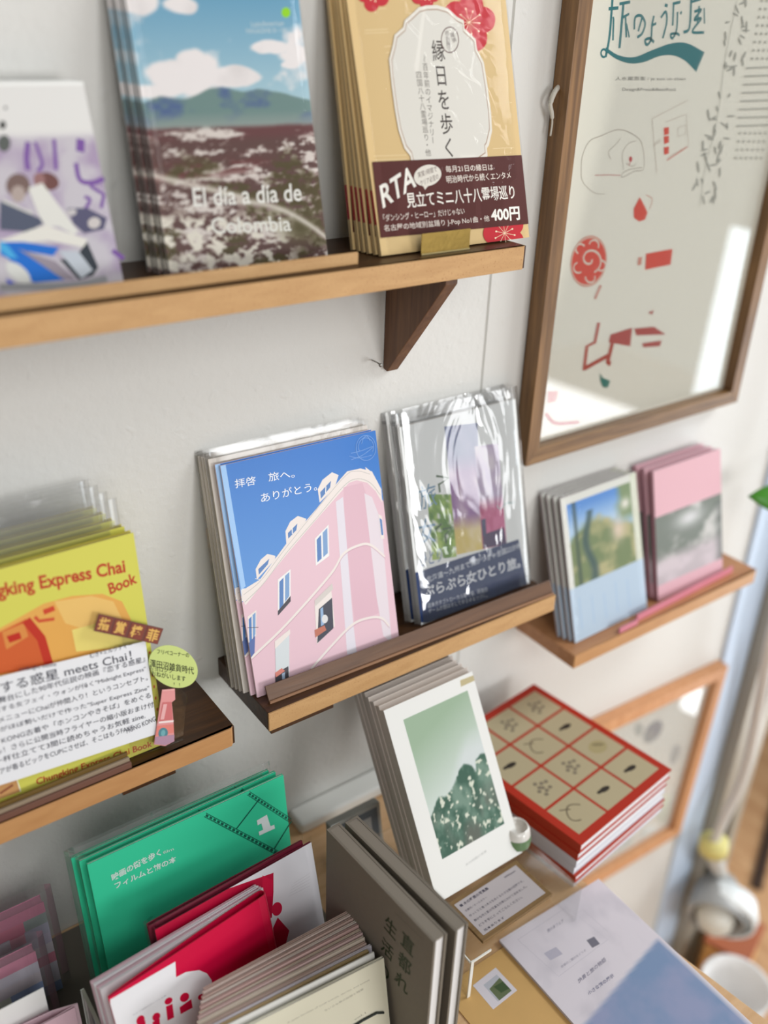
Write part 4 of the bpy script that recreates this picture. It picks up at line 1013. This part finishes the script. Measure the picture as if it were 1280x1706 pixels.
lb = B.build('photo_sticker', en, PR); lb.rotation_euler = (-math.pi / 2, 0, 0); lb.location = (0, 0, 0.001)
SX, SY, SYAW = 0.4385, -0.4275, -0.028
sh = thing('leaflet_stack', 'pale lilac printed leaflets with blue corner lying by the counter edge', 'leaflets', (SX, SY, ZCT + 0.0016), (0, 0, SYAW))
for k in range(5):
    box('leaflet', (0.0006 * (k % 2), 0.1275 + 0.0006 * ((k * 2) % 3), 0.0008 * (k % 3), 0.1895, 0.00055 * k, 0.00055 * k + 0.0005), mat('leaflet_paper', (222, 216, 222), 0.6), sh)
cy, sy = math.cos(SYAW), math.sin(SYAW)
B = Art((SX, SY, ZCT + 0.0045), (cy, sy, 0), (-sy, cy, 0), 0.1275, 0.1895); B.T = zoom(700, 1380, 2.207)
lw_, lh_ = 0.1275, 0.1895
pa_, pb_ = [np.array(B.at(p)) / (lw_, lh_) for p in ((836, 440), (596, 719))]
sg_ = np.sign((1 - pa_[0]) * (pb_[1] - pa_[1]) - (0 - pa_[1]) * (pb_[0] - pa_[0]))
def blue(u, v):
    n = fbm(u * 6, v * 8, 44, 4)
    c = mixc(np.array([222., 215, 222]) + 0 * u[..., None], np.array([206., 200, 208]), np.clip((n - .45) * 3, 0, 1))
    b = mixc(np.array([128., 150, 184]) + 0 * u[..., None], np.array([150., 158, 190]), np.clip((n - .35) * 3, 0, 1))
    return mixc(c, b, np.clip(((u - pa_[0]) * (pb_[1] - pa_[1]) - (v - pa_[1]) * (pb_[0] - pa_[0])) * sg_ * 60, 0, 1) * np.clip((.985 - u) * 80, 0, 1) * np.clip((v - .02) * 80, 0, 1))
B.raster(50, 70, blue)
GI = (158, 154, 168)
B.line([(360, 410), (540, 290), (690, 410), (510, 545)], .0004, (196, 190, 200), close=True)
B.line([(580, 310), (600, 300), (690, 380)], .0004, (196, 190, 200)); B.poly([(612, 412), (640, 398), (662, 425), (634, 440)], (120, 118, 130)); B.poly([(455, 460), (500, 436), (525, 462), (480, 486)], (186, 182, 196))
B.text('旅の本フェア', (470, 385), (530, 345), (466, 372), GI, .02); B.text('絶景と旅の物語', (585, 572), (686, 488), (578, 556), (140, 136, 152), .02); B.text('小さな旅の展示', (622, 618), (716, 548), (614, 602), (130, 128, 150), .03); B.text('会場のご案内をどうぞ', (520, 515), (612, 452), (516, 506), GI, .01)
lb = B.build('leaflet_print', sh, PR); lb.rotation_euler = (-math.pi / 2, 0, 0); lb.location = (0, 0, 0.0029)

# ---- stack of red books
RX, RY, RYAW, RW_, RL = 0.5455, -0.2335, 0.115, 0.1565, 0.187
RCOV = mat('red_cover', (176, 52, 32), 0.4); GCOV = mat('grey_white_cover', (208, 206, 212), 0.5); WPAGE = mat('cool_pages', (226, 228, 230), 0.6)
tt = [0.0112, 0.0094, 0.0092, 0.0094, 0.0090, 0.0094]
ztop = ZCT + 0.0003 + sum(tt) + 0.0003 * 6
zc_ = ztop
for i, t_ in enumerate(tt):
    zc_ -= t_ + 0.0003
    dx, dy = (0, 0) if i == 0 else (random.uniform(-.002, .0015), random.uniform(-.002, .002))
    art = None
    if i == 0:
        art = Art((RX, RY, zc_ + t_), (math.cos(RYAW), math.sin(RYAW), 0), (-math.sin(RYAW), math.cos(RYAW), 0), RW_, RL)
        art.fill((184, 50, 32)); CRM = (188, 175, 142); gx, gy = RW_ / 3, RL / 4
        for cx in range(3):
            for cyy in range(4):
                x0 = 0.008 + cx * (RW_ - .016) / 3 + .0016; x1 = 0.008 + (cx + 1) * (RW_ - .016) / 3 - .0016; y0 = 0.008 + cyy * (RL - .016) / 4 + .0016; y1 = 0.008 + (cyy + 1) * (RL - .016) / 4 - .0016
                art.rect(x0, y0, x1, y1, CRM); mx_, my_ = (x0 + x1) / 2, (y0 + y1) / 2
                q = (cx * 4 + cyy) % 6
                DI = (104, 92, 74)
                if q in (1, 5):
                    for k in range(9): a = k * 2.4; art.ellipse((mx_ + .0035 * math.sqrt(k) * math.cos(a), my_ + .0035 * math.sqrt(k) * math.sin(a)), (mx_ + .0035 * math.sqrt(k) * math.cos(a) + .0026, my_ + .0035 * math.sqrt(k) * math.sin(a)), (mx_ + .0035 * math.sqrt(k) * math.cos(a), my_ + .0035 * math.sqrt(k) * math.sin(a) + .0022), (132, 122, 104), 10, loc=True)
                elif q in (2, 4): art.ellipse((mx_, my_), (mx_ + .007, my_ - .001), (mx_ + .001, my_ + .003), (52, 46, 40), loc=True); art.ellipse((mx_ - .007, my_ + .001), (mx_ - .003, my_ + .001), (mx_ - .007, my_ + .003), (52, 46, 40), 10, loc=True)
                elif q == 0: art.line([(mx_ + .012 * math.cos(a) * (1 - .3 * math.sin(a)), my_ + .010 * math.sin(a)) for a in np.linspace(.3, 4.4, 16)], .0014, DI, loc=True); art.line([(mx_ - .012, my_ + .012), (mx_ - .002, my_ + .006)], .0014, DI, loc=True)
                else: art.ellipse((mx_, my_), (mx_ + .012, my_), (mx_, my_ + .009), (178, 164, 122), loc=True); art.ellipse((mx_ + .003, my_ + .002), (mx_ + .008, my_), (mx_, my_ + .006), (140, 130, 96), loc=True)
    nm = ['red book with cream picture squares on its cover, top of the stack', 'red spined book, second from the top of the stack on the counter corner', 'white edged book, third from the top of the red stack', 'white edged book, fourth from the top of the red stack', 'white edged book, fifth from the top of the red stack', 'white edged book at the bottom of the red stack'][i]
    cvr = RCOV if i in (0, 1, 4) else GCOV
    r = book('book', nm, 'book', RX + dx, RY + dy, zc_ - t_ * 1.0 + t_ * 0.0, RYAW + (0 if i == 0 else random.uniform(-.012, .012)), math.pi / 2, RW_, RL, t_, cvr, art, WPAGE, 'stacked red picture books', ct=0.0011 if i in (0, 4) else 0.0006, inset=0.0015)
    r.location.z = zc_ + t_ + H

# ---- grey hardbacks standing with their fore edges forward
GREY = mat('grey_cloth', (120, 112, 100), 0.75, noise=0.06, nscale=200, bump=0.2, bscale=900); GPAGE = mat('bright_pages', (236, 236, 236), 0.6)
G1 = dict(x=0.2925, y=-0.1790, z=ZCT + 0.0004, yaw=-math.pi / 2 + 0.05, lean=0.0, w=0.1285, h=0.1815)
A = art_for(**G1); A.T = zoom(440, 1350, 3.2)
INKG = (46, 56, 34)
A.vtext('直都れ', (766, 712), (736, 918), 0.015, INKG, .02); A.vtext('生活の', (676, 626), (640, 850), 0.015, INKG, .012)
A.text('夏樹', (706, 912), (726, 880), (690, 905), INKG)
A.line([(700, 545), (850, 690)], .0004, (96, 90, 80))
gb = book('book', 'grey hardback with dark green lettering standing at the end of the booklets', 'book', **G1, t=0.0125, cover=GREY, art=A, pages=GPAGE, ct=0.002, inset=0.002, group='grey hardbacks on the counter')
g2 = book('book', 'plain grey hardback in clear wrap standing right of the lettered one', 'book', 0.3095, -0.1800, ZCT + 0.0004, -math.pi / 2 + 0.065, 0.0, 0.1285, 0.1800, 0.0125, GREY, None, GPAGE, 'grey hardbacks on the counter', CLEAR, (0.0005, 0.002, 0.0015), ct=0.002, inset=0.002)

dm = thing('shade_sheet', 'grey sheet standing in for shade under the zines and leaflets on the counter', 'shade sheet', (0, 0, ZCT))
box('shade_layer', (-0.10, 0.330, -0.37, -0.004, 0.00002, 0.00022), mat('shade_grey', (112, 106, 96), 0.9), dm)  # no real mat: thin grey sheet added to darken the counter like shade

for b_ in (gb, g2):
    box('top_edge', (0.0005, 0.1275, 0.0021, 0.0104, 0.1798 if b_ is gb else 0.1783, 0.1812 if b_ is gb else 0.1797), mat('grey_top', (134, 126, 114), 0.8), b_)

BAG = film('packet_bag', 0.05, 0.05, 0.7, 12, edge=0.6, wdist=0.006, stretch=(2.5, 1, 0.35), haze=0.04)
# ---- green film zine
Gz = dict(x=0.1273, y=-0.1262, z=ZCT + 0.0003, yaw=0.0, lean=0.144, w=0.1715, h=0.1755)
A = art_for(**Gz); A.T = zoom(0, 1250, 2.286); A.fill((52, 192, 146))
DG = (20, 84, 68)
def filmstrip(a, b, w_, n):
    a, b = np.array(a, float), np.array(b, float); d = (b - a) / np.linalg.norm(b - a); p = np.array([-d[1], d[0]]) * w_
    for s_ in (0, 1): A.line([tuple(a + p * s_), tuple(b + p * s_)], .0006, DG)
    for k in range(n + 1):
        q = a + (b - a) * (k + .5) / (n + 1); e = d * np.linalg.norm(b - a) / n * .30
        A.poly([tuple(q - e + p * .2), tuple(q + e + p * .2), tuple(q + e + p * .8), tuple(q - e + p * .8)], DG)
filmstrip((950, 158), (1110, 262), 15, 13); filmstrip((785, 240), (1060, 385), 15, 18)
A.line([(985, 190), (900, 300)], .0012, DG); A.line([(1110, 270), (1045, 375)], .0012, DG)
A.poly([(978, 268), (1016, 246), (1030, 290), (1044, 284), (1047, 298), (988, 325), (985, 311), (1002, 303), (995, 279), (981, 286)], (214, 222, 220))
A.text('映画の街を歩く', (428, 500), (614, 400), (422, 474), (196, 216, 206), .03); A.text('フィルムと旅の本', (440, 530), (674, 424), (434, 506), (196, 216, 206), .03); A.text('film', (622, 396), (662, 380), (620, 386), (196, 216, 206))
A.rect(0.044, 0.022, 0.062, 0.046, (48, 132, 104))
gz = book('zine', 'green zine with film strip and number one, front copy on the counter', 'zine', **Gz, t=0.0025, cover=mat('green_cover', (48, 176, 132), 0.45), art=A, pages=PAPER, group='green film zines')
gs = stack(gz, [f'green film zine, {ORD[i]} from the front in its stack' for i in range(2)], -0.1100, -0.0890, dx=-0.0085, dz=0.0, h=0.1755, t=0.0025)
add_sleeve(gs[0], 0.1715, 0.1755, 0.0025, CLEAR, (0.002, 0.002, 0.005)); add_sleeve(gs[1], 0.1715, 0.1755, 0.0025, BAG, (0.004, 0.002, 0.008))

# ---- crimson leaflets
CRIM = mat('crimson_card', (206, 10, 62), 0.4); WINE = mat('wine_inside', (110, 24, 46), 0.5); WHITEC = mat('leaflet_white', (226, 224, 226), 0.5)
def folded(label, x, y, yaw, lean, w, h, depth, mcov, art=None, group=None, th=0.0009, bag=None, cat='leaflet', flip=False):
    """a sheet folded at the right edge, bulging, open at the left: its top shows a teardrop"""
    r = thing('leaflet', label, cat, (x, y, ZCT + 0.0004 + depth * math.sin(lean)), (-lean, 0, yaw), group)
    r.rotation_mode = 'XYZ'
    L = []
    for k in range(9): L.append((w * 0.94 * k / 8, 0.0))
    for k in range(1, 9):
        a = -math.pi / 2 + math.pi * k / 9; L.append((w - depth * .5 + math.cos(a) * depth * .5, depth * .5 + math.sin(a) * depth * .5))
    for k in range(11):
        f = k / 10; L.append(((w * 0.94) * (1 - f), depth - (depth - th * 2.4) * (f ** 1.6)))
    if flip: L = [(w - a, b) for a, b in L]
    P = [np.array(p) for p in L]; out = []
    for i in range(len(P)):
        t_ = P[min(i + 1, len(P) - 1)] - P[max(i - 1, 0)]; t_ = t_ / np.linalg.norm(t_); nn = np.array([-t_[1], t_[0]]) * (1 if not flip else -1)
        out.append(P[i] + nn * th)
    prism('folded_sheet', [tuple(p) for p in P] + [tuple(p) for p in out[::-1]], 'Z', 0, h, mcov, r)
    if art: art.build('printed_front', r, PRG)
    if bag: add_sleeve(r, w, h, depth, bag, (0.002, 0.002, 0.004))
    return r
Mg = dict(x=0.1108, y=-0.2195, z=ZCT + 0.0004, yaw=0.111, lean=0.255, w=0.1367, h=0.1360)
A = art_for(**Mg); A.T = zoom(100, 1500, 4.571)
A.w = 0.128; A.fill((206, 10, 62))
A.poly([(384, 770), (880, 480), (885, 600), (960, 560), (1060, 545), (1120, 570), (1155, 620), (1170, 720), (1100, 960), (400, 1100)], (232, 231, 233))
for c, a, b in (((828, 780), (858, 768), (832, 805)), ((950, 752), (985, 738), (955, 785)), ((1075, 748), (1098, 738), (1078, 768)), ((615, 925), (645, 905), (625, 955)), ((735, 900), (765, 885), (742, 928))): A.ellipse(c, a, b, (206, 14, 60))
A.poly([(808, 822), (858, 800), (870, 905), (820, 930)], (206, 14, 60)); A.poly([(912, 828), (1000, 765), (1012, 830), (920, 880)], (206, 14, 60)); A.poly([(580, 960), (650, 925), (660, 1000), (600, 1010)], (206, 14, 60)); A.poly([(705, 940), (760, 915), (765, 980), (715, 1000)], (206, 14, 60))
A.text('ひとり出版社のしごとと本', (560, 892), (810, 740), (556, 884), (120, 116, 124))
folded('crimson and white folded leaflet, frontmost with bulging right fold', 0.1108, -0.2195, 0.111, 0.255, 0.1367, 0.1360, 0.0085, CRIM, A, 'crimson leaflets')
for i in range(4):
    r = thing('leaflet', f'crimson edged leaflet, {ORD[i]} behind the bulging front one', 'leaflet', (0.1078 - 0.0014 * i, -0.2068 + 0.0030 * i, ZCT + 0.0012), (-0.25, 0, 0.085 - .008 * i), 'crimson leaflets')
    prism('folded_sheet', [(0, 0), (0.1385, 0), (0.1396, 0.0010), (0.1385, 0.0020), (0, 0.0020), (0, 0.0016), (0.1372, 0.0016), (0.1378, 0.0010), (0.1372, 0.0004), (0, 0.0004)], 'Z', 0, 0.1340, mat('rosy_sheet', (206, 176, 184), 0.5) if i % 2 else WHITEC, r)
    box('inner_page', (0.0005, 0.136, 0.0006, 0.0014, 0.0005, 0.1330), WINE if i in (0, 2) else mat('rosy_page', (196, 168, 176), 0.6), r)
Rs = dict(x=0.1572, y=-0.1870, z=ZCT + 0.0004, yaw=0.045, lean=0.245, w=0.1425, h=0.1385)
A = art_for(**Rs); A.T = zoom(0, 1250, 2.286)
A.fill((228, 226, 230)); A.poly([(560, 640), (1042, 470), (1042, 545), (1036, 640), (620, 1000)], (188, 16, 58), clip=True)
A.ellipse((1055, 608), (1074, 598), (1060, 632), (206, 28, 66)); A.poly([(1058, 640), (1102, 690), (1088, 745), (1048, 770), (1040, 680)], (196, 20, 58)); A.poly([(1000, 480), (1040, 500), (1036, 560), (1000, 560)], (206, 20, 64))
for k in range(5): A.line([(1100 + k * 4, 560 - k * 12), (1180, 520 - k * 12)], .0003, (206, 202, 206))
folded('white and crimson leaflet standing in a clear sleeve behind the bulging one', 0.1572, -0.1870, 0.045, 0.245, 0.1425, 0.1385, 0.005, WINE, A, 'sleeved crimson leaflets', bag=CLEAR, flip=True)
folded('wine red folded leaflet in clear sleeve, rearmost beside the green zine', 0.1535, -0.1795, 0.045, 0.22, 0.1400, 0.1395, 0.0045, WINE, None, 'sleeved crimson leaflets', bag=CLEAR, flip=True)

# ---- beige booklets and cream front booklet
TINTS = [(196, 172, 160), (206, 186, 176), (186, 160, 150), (214, 200, 190), (190, 158, 152), (204, 186, 168), (198, 170, 166), (210, 196, 180)]
nb = 11
for i in range(nb):
    f = i / (nb - 1)
    last = i >= nb - 2
    cm = mat(f'blush_cover_{"abcdefgh"[i % 8]}', TINTS[i % 8], 0.5) if not last else mat('straw_cover' if i == nb - 1 else 'lilac_white_cover', (206, 182, 126) if i == nb - 1 else (214, 208, 218), 0.5)
    x = 0.1692 - 0.0235 * f; w_ = 0.1258 + 0.0195 * f - 0.0045 * (f ** 3) * (i != nb - 2)
    ln = 0.23
    ang = -0.03 - 0.05 * f
    y_ = -0.2318 - 0.0030 * i
    h_ = 0.1185 - 0.0015 * f + random.uniform(-.0008, .0008)
    book('booklet', (f'blush edged booklet, {ORD[nb - 2 - i] if nb - 2 - i >= 0 else "first"} behind the cream lettered one' if i < nb - 1 else 'straw coloured booklet directly behind the cream lettered one'), 'booklet',
         x, y_, ZCT + 0.0004, ang, ln, w_, h_, 0.0021, cm, None, PAPER if i % 2 else mat('blush_pages', (204, 188, 182), 0.7), 'blush edged booklets')
Cr = dict(x=0.1420, y=-0.2695, z=ZCT + 0.0004, yaw=-0.088, lean=0.215, w=0.1505, h=0.1168)
A = art_for(**Cr); A.T = zoom(330, 1480, 3.879); A.fill((222, 218, 196))
A.text('A quiet booklet of small travels, stories, and essays', (580, 880), (1110, 600), (574, 868), (150, 146, 132)); A.text('ちいさな旅の記録と随筆', (820, 800), (1070, 658), (816, 788), (140, 136, 122)); A.text('vol.1', (1010, 858), (1085, 812), (1006, 846), (150, 146, 132))
cr = book('booklet', 'cream booklet with fine lettering and dark elastic at the front', 'booklet', **Cr, t=0.0025, cover=mat('cream_cover', (220, 216, 196), 0.5), art=A, pages=PAPER)
B = art_for(**Cr); B.T = zoom(330, 1480, 3.879)
e = [B.at(p) for p in ((980, 900), (1060, 850), (1150, 802), (1196, 800))]
tube('elastic_band', [(p[0], -0.0012, p[1]) for p in e], 0.0009, mat('dark_elastic', (44, 50, 46), 0.7), cr)
ws = book('booklet', 'white booklet with a tall corner between cream and straw booklets', 'booklet', 0.1412, -0.2643, ZCT + 0.0004, -0.09, 0.22, 0.1466, 0.1203, 0.001, mat('white_cover', (222, 220, 214), 0.5), None, PAPER)
# ---- clear tray end wall left of the leaflets
tr = thing('acrylic_divider', 'clear upright acrylic divider left of the crimson leaflets', 'divider', (0.0985, -0.235, ZCT + 0.0002))
box('plate', (0, 0.0022, 0, 0.092, 0, 0.098), ACR, tr, 0.0006); box('polished_edge', (-0.0002, 0.0024, 0.0925, 0.0935, 0, 0.098), ACE, tr); box('polished_edge', (-0.0002, 0.0024, 0.0, 0.092, 0.0984, 0.0992), mat('grey_edge', (140, 138, 128), 0.3), tr)

# ---- pink patterned packets at the lower left
def patch_art(w, h, seed, pal):
    A = Art((0, 0, 0), (1, 0, 0), (0, 0, 1), w, h); A.fill((216, 206, 210)); r_ = random.Random(seed)
    rows = 9
    for j in range(rows):
        y0, y1 = h * (1 - (j + 1) / rows), h * (1 - j / rows); x = 0
        while x < w:
            ww = r_.choice((.012, .02, .03, .045)); A.rect(x, y0, min(w, x + ww), y1, pal[(j * 2 + r_.randrange(3)) % len(pal)] if j else (206, 132, 156)); x += ww
    return A
PAL = [(206, 196, 204), (140, 160, 200), (196, 202, 186), (150, 158, 156), (214, 130, 152), (176, 172, 190), (204, 198, 210), (186, 176, 196)]
PKC = mat('rose_cloth', (206, 140, 164), 0.6)
pa = book('cloth_packet', 'pink and blue patterned cloth packet in a clear bag, rearmost at lower left', 'packet', -0.0270, -0.0585, ZCT + 0.0004, 0.0, 0.12, 0.1285, 0.0965, 0.010, PKC, patch_art(0.1285, 0.0965, 3, PAL), PKC, 'patterned cloth packets', BAG, (0.003, 0.009, 0.010))
pb = book('cloth_packet', 'pink and blue patterned cloth packet in a clear bag, middle one at lower left', 'packet', -0.0420, -0.0990, ZCT + 0.0004, 0.0, 0.15, 0.1240, 0.0920, 0.010, PKC, patch_art(0.124, 0.092, 8, PAL[3:] + PAL[:3]), PKC, 'patterned cloth packets', BAG, (0.003, 0.009, 0.011))
wc = thing('white_card', 'plain white card standing before the patterned packets at lower left', 'card', (-0.0380, -0.1295, ZCT + 0.0004), (-0.10, 0, 0.0))
box('card_board', (0, 0.115, 0, 0.0008, 0, 0.0930), mat('plain_white_card', (232, 231, 228), 0.6), wc)
B = Art((0, 0, 0), (1, 0, 0), (0, 0, 1), 0.115, 0.093); B.rect(0.0, 0.040, 0.080, 0.072, (216, 224, 226)); B.rect(0.092, 0.01, 0.115, 0.070, (226, 200, 210)); B.build('card_print', wc, PR)
ps = thing('pink_paper_bag', 'small pink and pale blue paper bag curling open at lower left', 'paper bag', (-0.0215, -0.1470, ZCT + 0.0004), (-0.14, 0, 0.0))
L = [(0, 0), (0.05, -0.0005), (0.10, 0.0), (0.1175, 0.0015), (0.1175, 0.0022), (0.10, 0.0075), (0.05, 0.011), (0, 0.011), (0, 0.0104), (0.05, 0.0104), (0.0985, 0.0068), (0.1150, 0.0019), (0.10, 0.0007), (0.05, 0.0003), (0, 0.0007)]
prism('bag_body', L, 'Z', 0, 0.0770, mat('pale_pink_paper', (230, 198, 208), 0.5), ps)
B = Art((0, 0, 0), (1, 0, 0), (0, 0, 1), 0.117, 0.077)
for k, (a, b, cl) in enumerate(((.058, .077, (232, 196, 208)), (.036, .058, (214, 216, 228)), (.018, .036, (196, 208, 222)), (.0, .018, (222, 186, 200)))): B.rect(0.0, a, 0.1145, b, cl)
B.build('bag_print', ps, PR, lift=0.0006)

# ================================================================== beyond the wall end
LB = tuple(onY(1192, 1530, -0.085))
lp = thing('hanging_lamp', 'grey domed lamp with yellow collar hanging on a white cord at far right', 'lamp', LB)
ax = Vector((0.35, 0.55, -0.60)).normalized(); qr = ax.to_track_quat('Z', 'Y').to_euler()
dome = lathe('lamp_shade', [(0.010, -0.085), (0.026, -0.080), (0.038, -0.062), (0.046, -0.030), (0.050, 0.0), (0.0505, 0.004), (0.0475, 0.004), (0.0435, -0.030), (0.036, -0.058), (0.025, -0.074), (0.010, -0.079)], mat('lamp_grey', (160, 160, 158), 0.5), lp)
cv = -Vector((LB[0], LB[1] + 0.63, LB[2])).normalized(); upv_ = Vector(-R[1]); rgt_ = Vector(R[0])
dn_ = (cv * 0.62 - upv_ * 0.70 - rgt_ * 0.10).normalized()
dome.rotation_euler = dn_.to_track_quat('Z', 'Y').to_euler()
gl_ = lathe('globe', [(0, 0.034), (0.014, 0.031), (0.027, 0.020), (0.033, 0.002), (0.031, -0.014), (0.018, -0.028), (0, -0.032)], mat('frosted_globe', (212, 210, 200), 0.35), lp)
gl_.rotation_euler = dome.rotation_euler; gl_.location = dn_ * -0.004
rm = lathe('white_rim', [(0.0512, 0.003), (0.056, 0.004), (0.060, -0.012), (0.055, -0.040), (0.052, -0.040), (0.0565, -0.012)], mat('white_enamel', (236, 240, 240), 0.3), lp); rm.rotation_euler = dome.rotation_euler
rm.location = rgt_ * 0.012 - cv * 0.012
cb = [Vector(onY(px, py, -0.055)) for px, py in ((1330, 900), (1286, 1060), (1268, 1160), (1240, 1290), (1205, 1368), (1189, 1405))]
base = Vector(LB)
cbl = [tuple(np.array(p) - np.array(base)) for p in smooth_curve([tuple(v) for v in cb], 6)]
top_ = Vector(cbl[0]); cbl = [(top_.x, top_.y, top_.z + 1.3), (top_.x, top_.y, top_.z + 0.3)] + cbl
tube('cord', cbl, 0.0085, mat('white_flex', (206, 202, 196), 0.5), lp)
e0 = Vector(cbl[-1])
tube('collar', [tuple(e0 + Vector((0.0, 0.0, .008))), tuple(e0 + Vector((0.0, -.003, -.016)))], 0.024, mat('yellow_collar', (214, 204, 128), 0.5), lp, n=20)
tube('socket', [tuple(e0 + Vector((0.0, -.003, -.0165))), tuple(-dn_ * 0.083)], 0.014, mat('pale_socket', (196, 194, 188), 0.5), lp, n=16)
# plant leaf by the post
vn = thing('trailing_vine', 'bright green leaf of a trailing plant at the right edge by the post', 'plant', (1.21, -0.036, -0.50))
LEAF = mat('leaf_green', (66, 140, 30), 0.35, noise=0.15, nscale=40); STEM = mat('stem_green', (92, 124, 52), 0.5)
lc = onY(1290, 842, -0.075) - np.array([1.21, -0.036, -0.50])
tube('stem', smooth_curve([(0.03, 0.0, 1.1), (0.03, -0.003, 0.35), (0.035, -0.004, 0.05), tuple(lc + np.array([.03, .0, .012]))], 8), 0.0014, STEM, vn)
def leaf(c, yawv, L, W):
    V = []; Fc = []; n = 10
    for i in range(n + 1):
        f = i / n; w_ = W * math.sin(math.pi * f ** 0.8) ** 0.9
        for j in (-1, -.5, 0, .5, 1): V.append((-f * L, j * w_ * 0.5, -abs(j) * 0.003 + 0.006 * math.sin(f * 3) + 0.002))
    for i in range(n):
        for j in range(4): Fc.append([i * 5 + j, i * 5 + j + 1, (i + 1) * 5 + j + 1, (i + 1) * 5 + j])
    o = mesh_obj('leaf', V, Fc, LEAF, vn, True); o.location = tuple(c); o.rotation_euler = yawv
    md = o.modifiers.new('thickness', 'SOLIDIFY'); md.thickness = 0.0006
    return o
rightv = Vector(R[0]); upv = Vector(-R[1])
leaf(lc + np.array([.022, -.012, .006]), (0.95, 0.1, -0.55), 0.062, 0.036)
leaf(np.array([.035, -.002, .16]), (0.9, 0.2, 2.4), 0.05, 0.03)
# things on the floor at the lower right corner
pbk = on_plane(1228, 1640, (0, 0, -1.5), (0, 0, 1)); pb2 = on_plane(1272, 1668, (0, 0, -1.45), (0, 0, 1)); pb3 = on_plane(1242, 1604, (0, 0, -1.52), (0, 0, 1))
o = thing('white_bin', 'small white bin standing beyond the counter end at lower right', 'bin', (pbk[0], pbk[1], -H))
lathe('body', [(0, 0), (0.045, 0), (0.058, 0.23), (0.062, 0.25), (0.056, 0.25), (0.05, 0.22), (0, 0.02)], mat('white_plastic', (238, 236, 234), 0.35), o)
o = thing('teal_grey_box', 'pale grey teal box standing at the lower right corner', 'box', (pb2[0] + .11, pb2[1] - .07, -H), (0, 0, 0.4))
box('body', (-0.06, 0.06, -0.05, 0.05, 0, 0.28), mat('pale_teal_card', (176, 190, 186), 0.6), o, 0.004); box('lid', (-0.062, 0.062, -0.052, 0.052, 0.2805, 0.30), mat('teal_card', (132, 172, 172), 0.6), o, 0.004)
o = thing('orange_box', 'small orange box behind the white bin at lower right', 'box', (pb3[0] + .04, pb3[1] + .05, -H), (0, 0, 0.3))
box('body', (-0.05, 0.05, -0.04, 0.04, 0, 0.22), mat('orange_card', (226, 172, 104), 0.55), o, 0.003); box('lid', (-0.052, 0.052, -0.042, 0.042, 0.2205, 0.232), mat('rust_card', (176, 98, 62), 0.55), o, 0.002)

# labels live on the things only; parts take none unless set above
for o in COL.objects:
    if o.parent and 'category' in o: del o['category']
